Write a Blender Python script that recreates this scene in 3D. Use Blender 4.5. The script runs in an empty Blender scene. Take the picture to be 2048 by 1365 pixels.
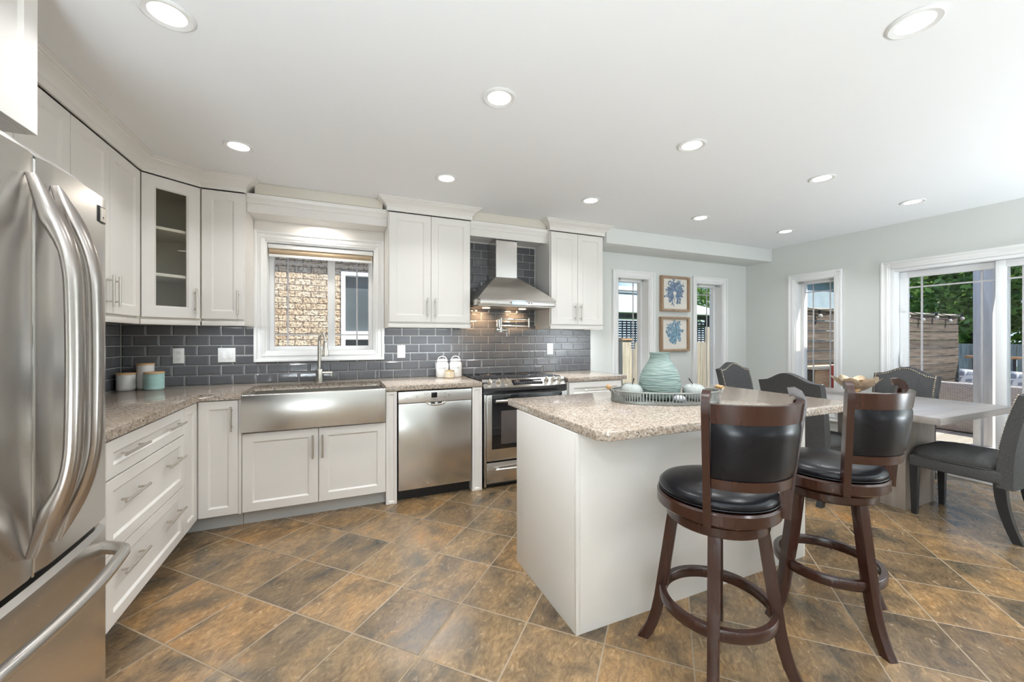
import bpy, bmesh, math, random
from mathutils import Vector, Matrix
R = math.radians
PI = math.pi
C = bpy.context.scene.collection
SC = bpy.context.scene

# ------------------------------------------------------------------ camera
cam_d = bpy.data.cameras.new('camera')
cam = bpy.data.objects.new('camera', cam_d); C.objects.link(cam)
cam.location = (0, 0, 1.29)
cam.rotation_euler = (R(90), 0, R(-23.3045))
cam_d.sensor_width = 36.0
cam_d.lens = 790.7 / 2048 * 36
cam_d.shift_y = -6.7 / 2048
cam_d.clip_start = 0.02
SC.camera = cam

# ------------------------------------------------------------------ view, world, sun
SC.view_settings.view_transform = 'Standard'
SC.view_settings.look = 'None'
SC.view_settings.gamma = 1
SC.view_settings.use_curve_mapping = False
SC.view_settings.exposure = 0.39
SC.cycles.use_denoising = True
SC.cycles.max_bounces = 10
SC.cycles.diffuse_bounces = 6
SC.cycles.glossy_bounces = 4
SC.cycles.transmission_bounces = 6
SC.cycles.transparent_max_bounces = 12
SC.cycles.sample_clamp_indirect = 6
SC.cycles.caustics_reflective = False
SC.cycles.caustics_refractive = False

W = bpy.data.worlds.new('world'); SC.world = W; W.use_nodes = True
nt = W.node_tree; nt.nodes.clear()
def N(t, typ, **kw):
    n = t.nodes.new(typ)
    for k, v in kw.items(): setattr(n, k, v)
    return n
tc = N(nt, 'ShaderNodeTexCoord')
sep = N(nt, 'ShaderNodeSeparateXYZ'); nt.links.new(tc.outputs['Generated'], sep.inputs[0])
ramp = N(nt, 'ShaderNodeValToRGB'); nt.links.new(sep.outputs['Z'], ramp.inputs[0])
e = ramp.color_ramp.elements
e[0].position = 0.0; e[0].color = (.36, .44, .52, 1)
e[1].position = 0.55; e[1].color = (.10, .20, .42, 1)
e2 = ramp.color_ramp.elements.new(.16); e2.color = (.12, .25, .48, 1)
mp = N(nt, 'ShaderNodeMapping'); mp.inputs['Scale'].default_value = (1, 1, 3.0)
nt.links.new(tc.outputs['Generated'], mp.inputs[0])
nz = N(nt, 'ShaderNodeTexNoise'); nz.inputs['Scale'].default_value = 4.5; nz.inputs['Detail'].default_value = 6
nt.links.new(mp.outputs[0], nz.inputs['Vector'])
cr = N(nt, 'ShaderNodeValToRGB'); nt.links.new(nz.outputs[0], cr.inputs[0])
cr.color_ramp.elements[0].position = .5; cr.color_ramp.elements[1].position = .68
mx = N(nt, 'ShaderNodeMixRGB'); nt.links.new(cr.outputs[0], mx.inputs[0]); nt.links.new(ramp.outputs[0], mx.inputs[1])
mx.inputs[2].default_value = (.55, .56, .58, 1)
bg = N(nt, 'ShaderNodeBackground'); bg.inputs['Strength'].default_value = 2.1
nt.links.new(mx.outputs[0], bg.inputs[0])
wo = N(nt, 'ShaderNodeOutputWorld'); nt.links.new(bg.outputs[0], wo.inputs[0])

sun_d = bpy.data.lights.new('sun', 'SUN'); sun = bpy.data.objects.new('sun', sun_d); C.objects.link(sun)
sun_d.energy = 5.4; sun_d.angle = R(.6); sun_d.color = (1, .95, .86)
SUN_DIR = Vector((.30, -.55, .80)).normalized()
sun.rotation_euler = SUN_DIR.to_track_quat('Z', 'Y').to_euler()

LAMP_W = 2.95
ZC = 2.455
def disc_light(name, loc, power, size, color=(.95, .975, 1), spread=PI, parent=None, rot=(0, 0, 0)):
    d = bpy.data.lights.new(name, 'AREA'); d.shape = 'DISK'; d.size = size; d.energy = power; d.color = color; d.spread = spread
    o = bpy.data.objects.new(name, d); C.objects.link(o); o.location = loc; o.rotation_euler = rot
    if parent: o.parent = parent
    return o
# the recessed lamps of the same grid that stand outside the frame, over the rest of the room
for lx in (-.575, .70, 1.945, 3.21, 4.48):
    for ly in (.75, -.30, -1.35, -2.2):
        if (lx, ly) != (1.945, .75):
            disc_light('ceiling_lamp', (lx, ly, ZC - .012), LAMP_W * (.25 if lx > 3 else 1), .13, spread=R(125))

# added fill uplights, unseen low behind the camera, to brighten ceiling and room
for fx, fy, p in ((-.75, -1.5, 150), (2.6, -2.4, 22), (4.6, -1.2, 118)):
    disc_light('fill_uplight', (fx, fy, .45), p, 1.1, (.83, .93, 1), PI, None, (R(180), 0, 0))

# ------------------------------------------------------------------ materials
MATS = {}
def mat(name, color=(.8, .8, .8), rough=.5, metal=0.0, spec=.5, noise=None, bump=None, coat=0, emit=None, stretch=None, alpha=None):
    """principled material; noise=(scale, amount) varies the colour, bump=(scale, strength)"""
    if name in MATS: return MATS[name]
    m = bpy.data.materials.new(name); m.use_nodes = True; t = m.node_tree
    b = t.nodes['Principled BSDF']
    b.inputs['Base Color'].default_value = (*color, 1); b.inputs['Roughness'].default_value = rough
    b.inputs['Metallic'].default_value = metal; b.inputs['Specular IOR Level'].default_value = spec
    if coat: b.inputs['Coat Weight'].default_value = coat; b.inputs['Coat Roughness'].default_value = .08
    vec = None
    if noise or bump:
        c = N(t, 'ShaderNodeTexCoord'); vec = c.outputs['Object']
        if stretch:
            mpn = N(t, 'ShaderNodeMapping'); mpn.inputs['Scale'].default_value = stretch
            t.links.new(vec, mpn.inputs[0]); vec = mpn.outputs[0]
    if noise:
        n = N(t, 'ShaderNodeTexNoise'); n.inputs['Scale'].default_value = noise[0]; n.inputs['Detail'].default_value = 5
        t.links.new(vec, n.inputs['Vector'])
        r = N(t, 'ShaderNodeValToRGB'); t.links.new(n.outputs[0], r.inputs[0])
        k = noise[1]
        r.color_ramp.elements[0].position = .3; r.color_ramp.elements[1].position = .7
        r.color_ramp.elements[0].color = (*[max(0, x * (1 - k)) for x in color], 1)
        c2 = noise[2] if len(noise) > 2 else [min(1, x * (1 + k)) for x in color]
        r.color_ramp.elements[1].color = (*c2, 1)
        t.links.new(r.outputs[0], b.inputs['Base Color'])
    if bump:
        n = N(t, 'ShaderNodeTexNoise'); n.inputs['Scale'].default_value = bump[0]; n.inputs['Detail'].default_value = 4
        t.links.new(vec, n.inputs['Vector'])
        bp = N(t, 'ShaderNodeBump'); bp.inputs['Strength'].default_value = bump[1]; bp.inputs['Distance'].default_value = .002
        t.links.new(n.outputs[0], bp.inputs['Height']); t.links.new(bp.outputs[0], b.inputs['Normal'])
    if emit:
        b.inputs['Emission Color'].default_value = (*emit[0], 1); b.inputs['Emission Strength'].default_value = emit[1]
    MATS[name] = m
    return m

def glass_mat(name, tint=(1, 1, 1), refl=1.0):
    m = bpy.data.materials.new(name); m.use_nodes = True; t = m.node_tree; t.nodes.clear()
    o = N(t, 'ShaderNodeOutputMaterial'); tr = N(t, 'ShaderNodeBsdfTransparent'); tr.inputs[0].default_value = (*tint, 1)
    g = N(t, 'ShaderNodeBsdfGlossy'); g.inputs['Roughness'].default_value = .01
    f = N(t, 'ShaderNodeFresnel'); f.inputs[0].default_value = 1.45
    mu = N(t, 'ShaderNodeMath', operation='MULTIPLY')
    ge = N(t, 'ShaderNodeNewGeometry'); om = N(t, 'ShaderNodeMath', operation='SUBTRACT'); om.inputs[0].default_value = refl; t.links.new(ge.outputs['Backfacing'], om.inputs[1]); t.links.new(om.outputs[0], mu.inputs[1]); om.use_clamp = True
    ms = N(t, 'ShaderNodeMixShader')
    t.links.new(f.outputs[0], mu.inputs[0]); t.links.new(mu.outputs[0], ms.inputs[0])
    t.links.new(tr.outputs[0], ms.inputs[1]); t.links.new(g.outputs[0], ms.inputs[2]); t.links.new(ms.outputs[0], o.inputs[0])
    MATS[name] = m
    return m

def steel_mat(name, color, rough, axis):
    """brushed steel, grain along axis"""
    m = bpy.data.materials.new(name); m.use_nodes = True; t = m.node_tree; b = t.nodes['Principled BSDF']
    b.inputs['Metallic'].default_value = 1
    c = N(t, 'ShaderNodeTexCoord'); mpn = N(t, 'ShaderNodeMapping')
    s = [300, 300, 300]; s[axis] = 300
    mpn.inputs['Scale'].default_value = s; t.links.new(c.outputs['Object'], mpn.inputs[0])
    n = N(t, 'ShaderNodeTexNoise'); n.inputs['Scale'].default_value = 1; n.inputs['Detail'].default_value = 3
    t.links.new(mpn.outputs[0], n.inputs['Vector'])
    r = N(t, 'ShaderNodeValToRGB'); t.links.new(n.outputs[0], r.inputs[0])
    r.color_ramp.elements[0].color = (*[x * .975 for x in color], 1); r.color_ramp.elements[1].color = (*color, 1)
    t.links.new(r.outputs[0], b.inputs['Base Color'])
    mr = N(t, 'ShaderNodeMapRange'); mr.inputs[3].default_value = rough * .97; mr.inputs[4].default_value = rough * 1.03
    t.links.new(n.outputs[0], mr.inputs[0]); t.links.new(mr.outputs[0], b.inputs['Roughness'])
    b.inputs['Anisotropic'].default_value = .35
    MATS[name] = m
    return m

def quartz_mat():
    m = bpy.data.materials.new('speckled_quartz'); m.use_nodes = True; t = m.node_tree; b = t.nodes['Principled BSDF']
    c = N(t, 'ShaderNodeTexCoord')
    nzz = N(t, 'ShaderNodeTexNoise'); nzz.inputs['Scale'].default_value = 60; nzz.inputs['Detail'].default_value = 2
    t.links.new(c.outputs['Object'], nzz.inputs['Vector'])
    ad = N(t, 'ShaderNodeMixRGB', blend_type='ADD'); ad.inputs[0].default_value = .012
    t.links.new(c.outputs['Object'], ad.inputs[1]); t.links.new(nzz.outputs['Color'], ad.inputs[2])
    v = N(t, 'ShaderNodeTexVoronoi'); v.inputs['Scale'].default_value = 135; t.links.new(ad.outputs[0], v.inputs['Vector'])
    s = N(t, 'ShaderNodeSeparateXYZ'); t.links.new(v.outputs['Color'], s.inputs[0])
    r = N(t, 'ShaderNodeValToRGB'); r.color_ramp.interpolation = 'CONSTANT'; t.links.new(s.outputs[0], r.inputs[0])
    cols = [(0, (.055, .04, .032)), (.09, (.19, .125, .08)), (.2, (.36, .27, .2)), (.42, (.47, .38, .3)), (.66, (.54, .46, .385)), (.86, (.7, .64, .57)), (.95, (.3, .22, .15))]
    r.color_ramp.elements[0].position = 0; r.color_ramp.elements[0].color = (*cols[0][1], 1)
    r.color_ramp.elements[1].position = cols[1][0]; r.color_ramp.elements[1].color = (*cols[1][1], 1)
    for p, cc in cols[2:]:
        q = r.color_ramp.elements.new(p); q.color = (*cc, 1)
    v2 = N(t, 'ShaderNodeTexVoronoi'); v2.inputs['Scale'].default_value = 330; t.links.new(c.outputs['Object'], v2.inputs['Vector'])
    s2 = N(t, 'ShaderNodeSeparateXYZ'); t.links.new(v2.outputs['Color'], s2.inputs[0])
    r2 = N(t, 'ShaderNodeValToRGB'); t.links.new(s2.outputs[1], r2.inputs[0])
    r2.color_ramp.elements[0].color = (.36, .28, .21, 1); r2.color_ramp.elements[1].color = (.66, .58, .5, 1)
    mxx = N(t, 'ShaderNodeMixRGB'); mxx.inputs[0].default_value = .38
    t.links.new(r.outputs[0], mxx.inputs[1]); t.links.new(r2.outputs[0], mxx.inputs[2]); dk = N(t, 'ShaderNodeVectorMath', operation='SCALE'); dk.inputs['Scale'].default_value = .86; t.links.new(mxx.outputs[0], dk.inputs[0]); t.links.new(dk.outputs[0], b.inputs['Base Color'])
    b.inputs['Roughness'].default_value = .10
    MATS['speckled_quartz'] = m
    return m

def floor_mat():
    m = bpy.data.materials.new('slate_floor_tile'); m.use_nodes = True; t = m.node_tree; b = t.nodes['Principled BSDF']
    g = N(t, 'ShaderNodeNewGeometry'); s = N(t, 'ShaderNodeSeparateXYZ'); t.links.new(g.outputs['Position'], s.inputs[0])
    def M(op, a, bb=None):
        n = N(t, 'ShaderNodeMath', operation=op)
        for i, x in enumerate((a, bb)):
            if x is None: continue
            if isinstance(x, (int, float)): n.inputs[i].default_value = x
            else: t.links.new(x, n.inputs[i])
        return n.outputs[0]
    P = .3436; k = 1 / math.sqrt(2) / P
    u = M('SUBTRACT', M('MULTIPLY', M('ADD', s.outputs[0], s.outputs[1]), k), -.0286 / P)
    v = M('SUBTRACT', M('MULTIPLY', M('SUBTRACT', s.outputs[1], s.outputs[0]), k), -.0896 / P)
    fu, fv = M('FRACT', u), M('FRACT', v)
    eu = M('MINIMUM', fu, M('SUBTRACT', 1, fu)); ev = M('MINIMUM', fv, M('SUBTRACT', 1, fv))
    d = M('MINIMUM', eu, ev)
    cb = N(t, 'ShaderNodeCombineXYZ'); t.links.new(M('FLOOR', u), cb.inputs[0]); t.links.new(M('FLOOR', v), cb.inputs[1])
    wn = N(t, 'ShaderNodeTexWhiteNoise'); t.links.new(cb.outputs[0], wn.inputs['Vector'])
    ws = N(t, 'ShaderNodeSeparateXYZ'); t.links.new(wn.outputs['Color'], ws.inputs[0])
    # local coordinates with an own offset per tile
    lc = N(t, 'ShaderNodeCombineXYZ')
    t.links.new(M('ADD', u, M('MULTIPLY', ws.outputs[0], 37)), lc.inputs[0]); t.links.new(M('ADD', v, M('MULTIPLY', ws.outputs[1], 53)), lc.inputs[1])
    def noise(scale, detail, stretch, dist=0, rough=.55):
        mpn = N(t, 'ShaderNodeMapping'); mpn.inputs['Scale'].default_value = stretch; t.links.new(lc.outputs[0], mpn.inputs[0])
        n = N(t, 'ShaderNodeTexNoise'); n.inputs['Scale'].default_value = scale; n.inputs['Detail'].default_value = detail
        n.inputs['Distortion'].default_value = dist; n.inputs['Roughness'].default_value = rough
        t.links.new(mpn.outputs[0], n.inputs['Vector']); return n.outputs[0]
    n1 = noise(1.6, 5, (1, 1.3, 1), .6)
    r1 = N(t, 'ShaderNodeValToRGB'); t.links.new(n1, r1.inputs[0])
    el = r1.color_ramp.elements
    el[0].position = .28; el[0].color = (.105, .090, .068, 1)
    el[1].position = .72; el[1].color = (.37, .215, .095, 1)
    for p, cc in ((.42, (.195, .14, .085)), (.52, (.275, .19, .108)), (.62, (.32, .215, .115))):
        q = el.new(p); q.color = (*cc, 1)
    # per tile tint
    r2 = N(t, 'ShaderNodeValToRGB'); t.links.new(ws.outputs[2], r2.inputs[0])
    r2.color_ramp.elements[0].color = (.62, .62, .64, 1); r2.color_ramp.elements[1].color = (1.15, 1.02, .86, 1)
    q = r2.color_ramp.elements.new(.5); q.color = (.95, .95, .95, 1)
    m1 = N(t, 'ShaderNodeMixRGB', blend_type='MULTIPLY'); m1.inputs[0].default_value = 1
    t.links.new(r1.outputs[0], m1.inputs[1]); t.links.new(r2.outputs[0], m1.inputs[2])
    n2 = noise(6, 10, (1, 2.0, 1), 1.6, .62)
    r3 = N(t, 'ShaderNodeValToRGB'); t.links.new(n2, r3.inputs[0])
    r3.color_ramp.elements[0].position = .3; r3.color_ramp.elements[1].position = .72
    r3.color_ramp.elements[0].color = (.60, .57, .55, 1); r3.color_ramp.elements[1].color = (1.48, 1.45, 1.36, 1)
    m2 = N(t, 'ShaderNodeMixRGB', blend_type='MULTIPLY'); m2.inputs[0].default_value = 1
    t.links.new(m1.outputs[0], m2.inputs[1]); t.links.new(r3.outputs[0], m2.inputs[2])
    # thin dark cleft lines
    n4 = noise(3.2, 8, (1, 2.2, 1), 1.8, .6)
    rid = M('ABSOLUTE', M('SUBTRACT', n4, .5)); vl = N(t, 'ShaderNodeMapRange'); t.links.new(rid, vl.inputs[0])
    vl.inputs[1].default_value = 0; vl.inputs[2].default_value = .018; vl.inputs[3].default_value = .78; vl.inputs[4].default_value = 1
    m2b = N(t, 'ShaderNodeVectorMath', operation='SCALE'); t.links.new(m2.outputs[0], m2b.inputs[0]); t.links.new(vl.outputs[0], m2b.inputs['Scale'])
    gm = M('LESS_THAN', d, .0085)
    m3 = N(t, 'ShaderNodeMixRGB'); t.links.new(gm, m3.inputs[0]); m2c = N(t, 'ShaderNodeVectorMath', operation='SCALE'); m2c.inputs['Scale'].default_value = .87; t.links.new(m2b.outputs[0], m2c.inputs[0]); t.links.new(m2c.outputs[0], m3.inputs[1])
    m3.inputs[2].default_value = (.30, .225, .15, 1)
    t.links.new(m3.outputs[0], b.inputs['Base Color'])
    mr = N(t, 'ShaderNodeMapRange'); t.links.new(n2, mr.inputs[0]); mr.inputs[1].default_value = .3; mr.inputs[2].default_value = .7
    mr.inputs[3].default_value = .15; mr.inputs[4].default_value = .29; b.inputs['Specular IOR Level'].default_value = .62
    rr = M('ADD', mr.outputs[0], M('MULTIPLY', gm, .35)); t.links.new(rr, b.inputs['Roughness'])
    sm = N(t, 'ShaderNodeMapRange', interpolation_type='SMOOTHSTEP'); t.links.new(d, sm.inputs[0])
    sm.inputs[1].default_value = .004; sm.inputs[2].default_value = .02
    hh = M('ADD', M('MULTIPLY', sm.outputs[0], .8), M('MULTIPLY', n2, .7))
    bp = N(t, 'ShaderNodeBump'); bp.inputs['Strength'].default_value = .2; bp.inputs['Distance'].default_value = .006
    t.links.new(hh, bp.inputs['Height']); t.links.new(bp.outputs[0], b.inputs['Normal'])
    MATS['slate_floor_tile'] = m
    return m

def brick_mat(name, c1, c2, mortar, bw, bh, bump=.8):
    m = bpy.data.materials.new(name); m.use_nodes = True; t = m.node_tree; b = t.nodes['Principled BSDF']
    g = N(t, 'ShaderNodeNewGeometry'); s = N(t, 'ShaderNodeSeparateXYZ'); t.links.new(g.outputs['Position'], s.inputs[0])
    cb = N(t, 'ShaderNodeCombineXYZ'); t.links.new(s.outputs[0], cb.inputs[0]); t.links.new(s.outputs[2], cb.inputs[1])
    br = N(t, 'ShaderNodeTexBrick'); t.links.new(cb.outputs[0], br.inputs['Vector'])
    br.inputs['Scale'].default_value = 1; br.inputs['Brick Width'].default_value = bw; br.inputs['Row Height'].default_value = bh
    br.inputs['Mortar Size'].default_value = .006; br.inputs['Mortar Smooth'].default_value = .3; br.inputs['Bias'].default_value = 0
    br.inputs['Color1'].default_value = (*c1, 1); br.inputs['Color2'].default_value = (*c2, 1); br.inputs['Mortar'].default_value = (*mortar, 1)
    n = N(t, 'ShaderNodeTexNoise'); n.inputs['Scale'].default_value = 42; n.inputs['Detail'].default_value = 5; t.links.new(g.outputs['Position'], n.inputs['Vector'])
    r = N(t, 'ShaderNodeValToRGB'); t.links.new(n.outputs[0], r.inputs[0])
    r.color_ramp.elements[0].position = .4; r.color_ramp.elements[0].color = (.62, .56, .50, 1); r.color_ramp.elements[1].position = .54; r.color_ramp.elements[1].color = (1.1, 1.08, 1.04, 1)
    mm = N(t, 'ShaderNodeMixRGB', blend_type='MULTIPLY'); mm.inputs[0].default_value = 1
    t.links.new(br.outputs[0], mm.inputs[1]); t.links.new(r.outputs[0], mm.inputs[2]); t.links.new(mm.outputs[0], b.inputs['Base Color'])
    b.inputs['Roughness'].default_value = .9
    ma = N(t, 'ShaderNodeMath', operation='MULTIPLY'); ma.inputs[1].default_value = -.5; t.links.new(br.outputs['Fac'], ma.inputs[0])
    mb = N(t, 'ShaderNodeMath', operation='ADD'); t.links.new(ma.outputs[0], mb.inputs[0]); t.links.new(n.outputs[0], mb.inputs[1])
    bp = N(t, 'ShaderNodeBump'); bp.inputs['Strength'].default_value = bump; bp.inputs['Distance'].default_value = .05
    t.links.new(mb.outputs[0], bp.inputs['Height']); t.links.new(bp.outputs[0], b.inputs['Normal'])
    MATS[name] = m
    return m

def wood_mat(name, dark, light, axis=0, rough=.5, scale=14, coat=0, squeeze=.09, vary=0):
    m = bpy.data.materials.new(name); m.use_nodes = True; t = m.node_tree; b = t.nodes['Principled BSDF']
    c = N(t, 'ShaderNodeTexCoord'); mpn = N(t, 'ShaderNodeMapping')
    s = [scale] * 3; s[axis] = scale * squeeze; mpn.inputs['Scale'].default_value = s; t.links.new(c.outputs['Object'], mpn.inputs[0])
    n = N(t, 'ShaderNodeTexNoise'); n.inputs['Scale'].default_value = 2.2; n.inputs['Detail'].default_value = 7; n.inputs['Distortion'].default_value = .8
    t.links.new(mpn.outputs[0], n.inputs['Vector'])
    r = N(t, 'ShaderNodeValToRGB'); t.links.new(n.outputs[0], r.inputs[0])
    r.color_ramp.elements[0].position = .32; r.color_ramp.elements[1].position = .68
    r.color_ramp.elements[0].color = (*dark, 1); r.color_ramp.elements[1].color = (*light, 1)
    t.links.new(r.outputs[0], b.inputs['Base Color']); b.inputs['Roughness'].default_value = rough
    if vary:                                            # every board or picket a little lighter or darker than the next
        oi = N(t, 'ShaderNodeObjectInfo'); ge = N(t, 'ShaderNodeNewGeometry'); ad = N(t, 'ShaderNodeMath', operation='ADD'); fr_ = N(t, 'ShaderNodeMath', operation='FRACT')
        t.links.new(oi.outputs['Random'], ad.inputs[0]); t.links.new(ge.outputs['Random Per Island'], ad.inputs[1]); t.links.new(ad.outputs[0], fr_.inputs[0])
        mr = N(t, 'ShaderNodeMapRange'); mr.inputs[3].default_value = 1 - vary; mr.inputs[4].default_value = 1 + vary; t.links.new(fr_.outputs[0], mr.inputs[0])
        mm = N(t, 'ShaderNodeVectorMath', operation='SCALE'); t.links.new(r.outputs[0], mm.inputs[0]); t.links.new(mr.outputs[0], mm.inputs['Scale'])
        t.links.new(mm.outputs[0], b.inputs['Base Color'])
    if coat: b.inputs['Coat Weight'].default_value = coat; b.inputs['Coat Roughness'].default_value = .15
    MATS[name] = m
    return m

M_wall = mat('sage_grey_wall_paint', (.70, .715, .69), .7, spec=.25, bump=(220, .05))
M_kwall = mat('cream_bulkhead', (.66, .62, .54), .7, spec=.25, bump=(220, .05))  # bulkheads between the wall cabinets, creamier than the wall colour
M_ceil = mat('white_ceiling_paint', (.86, .87, .88), .85, spec=.15, bump=(180, .05))
M_trim = mat('white_trim_paint', (.87, .87, .86), .35, noise=(5, .01))
M_cab = mat('warm_white_lacquer', (.765, .735, .695), .32, noise=(4, .012))
M_kick = mat('grey_toe_kick', (.52, .52, .51), .45, noise=(9, .03))
M_inside = mat('cabinet_interior', (.74, .70, .61), .5, noise=(6, .03))
M_groove = mat('dark_gap', (.10, .08, .06), .8, noise=(9, .1))
M_steel = steel_mat('brushed_steel_horizontal', (.62, .595, .565), .27, 1)
M_steelx = steel_mat('brushed_steel_across', (.66, .635, .60), .27, 0)
M_steelz = steel_mat('brushed_steel_upright', (.66, .64, .61), .25, 2)
M_handle = steel_mat('satin_fridge_handle', (.43, .39, .36), .24, 2)
M_nickel = mat('brushed_nickel', (.62, .58, .52), .28, 1, noise=(60, .05))
M_chrome = mat('polished_chrome', (.80, .79, .77), .09, 1, noise=(30, .02))
M_black = mat('black_plastic', (.012, .012, .013), .35, noise=(30, .2))
M_bglass = mat('black_glass', (.012, .012, .014), .04, spec=.6, noise=(3, .1))
M_dgrey = mat('dark_grey_enamel', (.06, .06, .065), .3, noise=(20, .1))
M_tile = mat('charcoal_glazed_tile', (.112, .113, .120), .10, spec=.55, noise=(2.3, .16), bump=(16, .25))
M_grout = mat('light_grout', (.60, .59, .57), .8, noise=(40, .08))
M_quartz = quartz_mat()
M_floor = floor_mat()
M_glass = glass_mat('window_glass', (.97, .985, .98))
M_cglass = glass_mat('cabinet_glass', (.93, .93, .90))
M_cherry = wood_mat('dark_cherry_wood', (.028, .0085, .005), (.040, .012, .007), 2, .25, 16, .25)
M_leather = mat('black_leather', (.007, .007, .009), .27, noise=(8, .25), bump=(240, .08), spec=.27)
M_fabric = mat('charcoal_linen', (.078, .077, .077), .92, noise=(160, .25), bump=(420, .35), spec=.2)
M_chairleg = mat('black_chair_leg', (.018, .02, .022), .35, noise=(15, .2))
M_nail = mat('brass_nailhead', (.75, .66, .52), .22, 1, noise=(50, .05))
M_table = wood_mat('grey_wash_table', (.26, .235, .215), (.33, .30, .28), 0, .33, 10)
M_white = mat('white_plastic', (.76, .76, .75), .35, noise=(12, .01))
M_lampglow = mat('glowing_diffuser', (1, 1, 1), .5, noise=(3, .0), emit=((1, .97, .92), 6.0))
M_ceramic = mat('white_ceramic', (.74, .73, .71), .25, noise=(6, .02))
M_bamboo = wood_mat('bamboo_lid', (.55, .33, .15), (.68, .45, .24), 0, .45, 20)
# ------------------------------------------------------------------ mesh helpers
ORG = {}
class MB:
    def __init__(self, M=None):
        self.bm = bmesh.new(); self.M = M or Matrix.Identity(4); self.mi = 0
    def _add(self, verts, faces, mi=None):
        vs = [self.bm.verts.new(self.M @ Vector(v)) for v in verts]
        fs = []
        for f in faces:
            try:
                q = self.bm.faces.new([vs[i] for i in f]); q.material_index = self.mi if mi is None else mi; fs.append(q)
            except ValueError: pass
        return vs, fs
    def box(self, x0, x1, y0, y1, z0, z1, bev=0, seg=2, mi=None):
        v = [(x, y, z) for x in (x0, x1) for y in (y0, y1) for z in (z0, z1)]
        f = [(0, 1, 3, 2), (4, 6, 7, 5), (0, 4, 5, 1), (2, 3, 7, 6), (0, 2, 6, 4), (1, 5, 7, 3)]
        vs, fs = self._add(v, f, mi)
        if bev:
            es = list({e for q in fs for e in q.edges})
            r = bmesh.ops.bevel(self.bm, geom=es, offset=bev, segments=seg, profile=.5, affect='EDGES')
            if mi is not None:
                for q in r['faces']: q.material_index = mi
        return self
    def prism(self, poly, z0, z1, bev=0, seg=2, mi=None):
        n = len(poly)
        a = sum(poly[i][0] * poly[(i + 1) % n][1] - poly[(i + 1) % n][0] * poly[i][1] for i in range(n))
        if a < 0: poly = poly[::-1]
        v = [(x, y, z0) for x, y in poly] + [(x, y, z1) for x, y in poly]
        f = [tuple(range(n))[::-1], tuple(range(n, 2 * n))] + [(i, (i + 1) % n, n + (i + 1) % n, n + i) for i in range(n)]
        vs, fs = self._add(v, f, mi)
        if bev:
            es = list({e for q in fs for e in q.edges})
            bmesh.ops.bevel(self.bm, geom=es, offset=bev, segments=seg, profile=.5, affect='EDGES')
        return self
    def loft(self, rings, closed_ring=True, cap=True, mi=None):
        n = len(rings[0]); v = [p for r in rings for p in r]; f = []
        for k in range(len(rings) - 1):
            for i in range(n if closed_ring else n - 1):
                j = (i + 1) % n
                f.append((k * n + i, k * n + j, (k + 1) * n + j, (k + 1) * n + i))
        if cap:
            f.append(tuple(range(n))[::-1]); f.append(tuple((len(rings) - 1) * n + i for i in range(n)))
        self._add(v, f, mi); return self
    def lathe(self, prof, c=(0, 0, 0), n=32, mi=None, sx=1, sy=1):
        rings = [[(c[0] + r * math.cos(2 * PI * i / n) * sx, c[1] + r * math.sin(2 * PI * i / n) * sy, c[2] + z) for i in range(n)] for r, z in prof]
        return self.loft(rings, True, prof[0] != prof[-1], mi)
    def tube(self, pts, r, n=10, closed=False, mi=None, sq=None, up=None):
        """sweep; r a number or list; sq=(w, h) sweeps a rectangle instead"""
        P = [Vector(p) for p in pts]; m = len(P); rings = []
        prev = None
        for i in range(m):
            a = P[(i - 1) % m] if (closed or i > 0) else P[i]
            b = P[(i + 1) % m] if (closed or i < m - 1) else P[i]
            t = (b - a).normalized()
            if up is not None: u = Vector(up)
            elif prev is None: u = Vector((0, 0, 1)) if abs(t.z) < .9 else Vector((1, 0, 0))
            else: u = prev
            s = t.cross(u).normalized(); u = s.cross(t).normalized(); prev = u
            rr = r[i] if isinstance(r, (list, tuple)) else r
            if sq:
                w, h = sq if not isinstance(sq[0], (list, tuple)) else sq[i]
                rings.append([P[i] + s * x + u * y for x, y in ((-w / 2, -h / 2), (w / 2, -h / 2), (w / 2, h / 2), (-w / 2, h / 2))])
            else:
                rings.append([P[i] + s * (rr * math.cos(2 * PI * k / n)) + u * (rr * math.sin(2 * PI * k / n)) for k in range(n)])
        if closed:
            rings.append(rings[0]); return self.loft(rings, True, False, mi)
        return self.loft(rings, True, True, mi)
    def ball(self, c, r, n=16, m=10, sx=1, sy=1, sz=1, mi=None):
        prof = [(max(1e-5, r * math.sin(PI * k / m)), -r * math.cos(PI * k / m) * sz) for k in range(m + 1)]
        return self.lathe(prof, c, n, mi, sx, sy)
    def cyl(self, a, b, r, n=14, mi=None):
        return self.tube([a, b], r, n, False, mi)
    def shaker(self, w, h, t=.02, stile=.058, rec=.009, slope=.011, T=None, glass=False, mi=None):
        """door in local x 0..w, z 0..h, face at y=0, back at y=t"""
        old = self.M; self.M = (old @ T) if T else old
        e = .0015
        def ring(i, y): return [(i, y, i), (w - i, y, i), (w - i, y, h - i), (i, y, h - i)]
        R_ = [ring(0, t), ring(0, e), ring(e, 0), ring(stile, 0), ring(stile + slope, rec)]
        v = [p for r in R_ for p in r]; f = []
        for k in range(4):
            for i in range(4):
                j = (i + 1) % 4; f.append((k * 4 + i, k * 4 + j, (k + 1) * 4 + j, (k + 1) * 4 + i))
        if glass:
            rb = ring(stile + slope, t); v += rb; k = 4
            for i in range(4):
                j = (i + 1) % 4; f.append((k * 4 + i, k * 4 + j, (k + 1) * 4 + j, (k + 1) * 4 + i)); f.append((i, (k + 1) * 4 + i, (k + 1) * 4 + j, j))
        else:
            f.append((16, 17, 18, 19)); f.append((3, 2, 1, 0))
        self._add(v, f, mi); self.M = old
        return self
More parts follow.
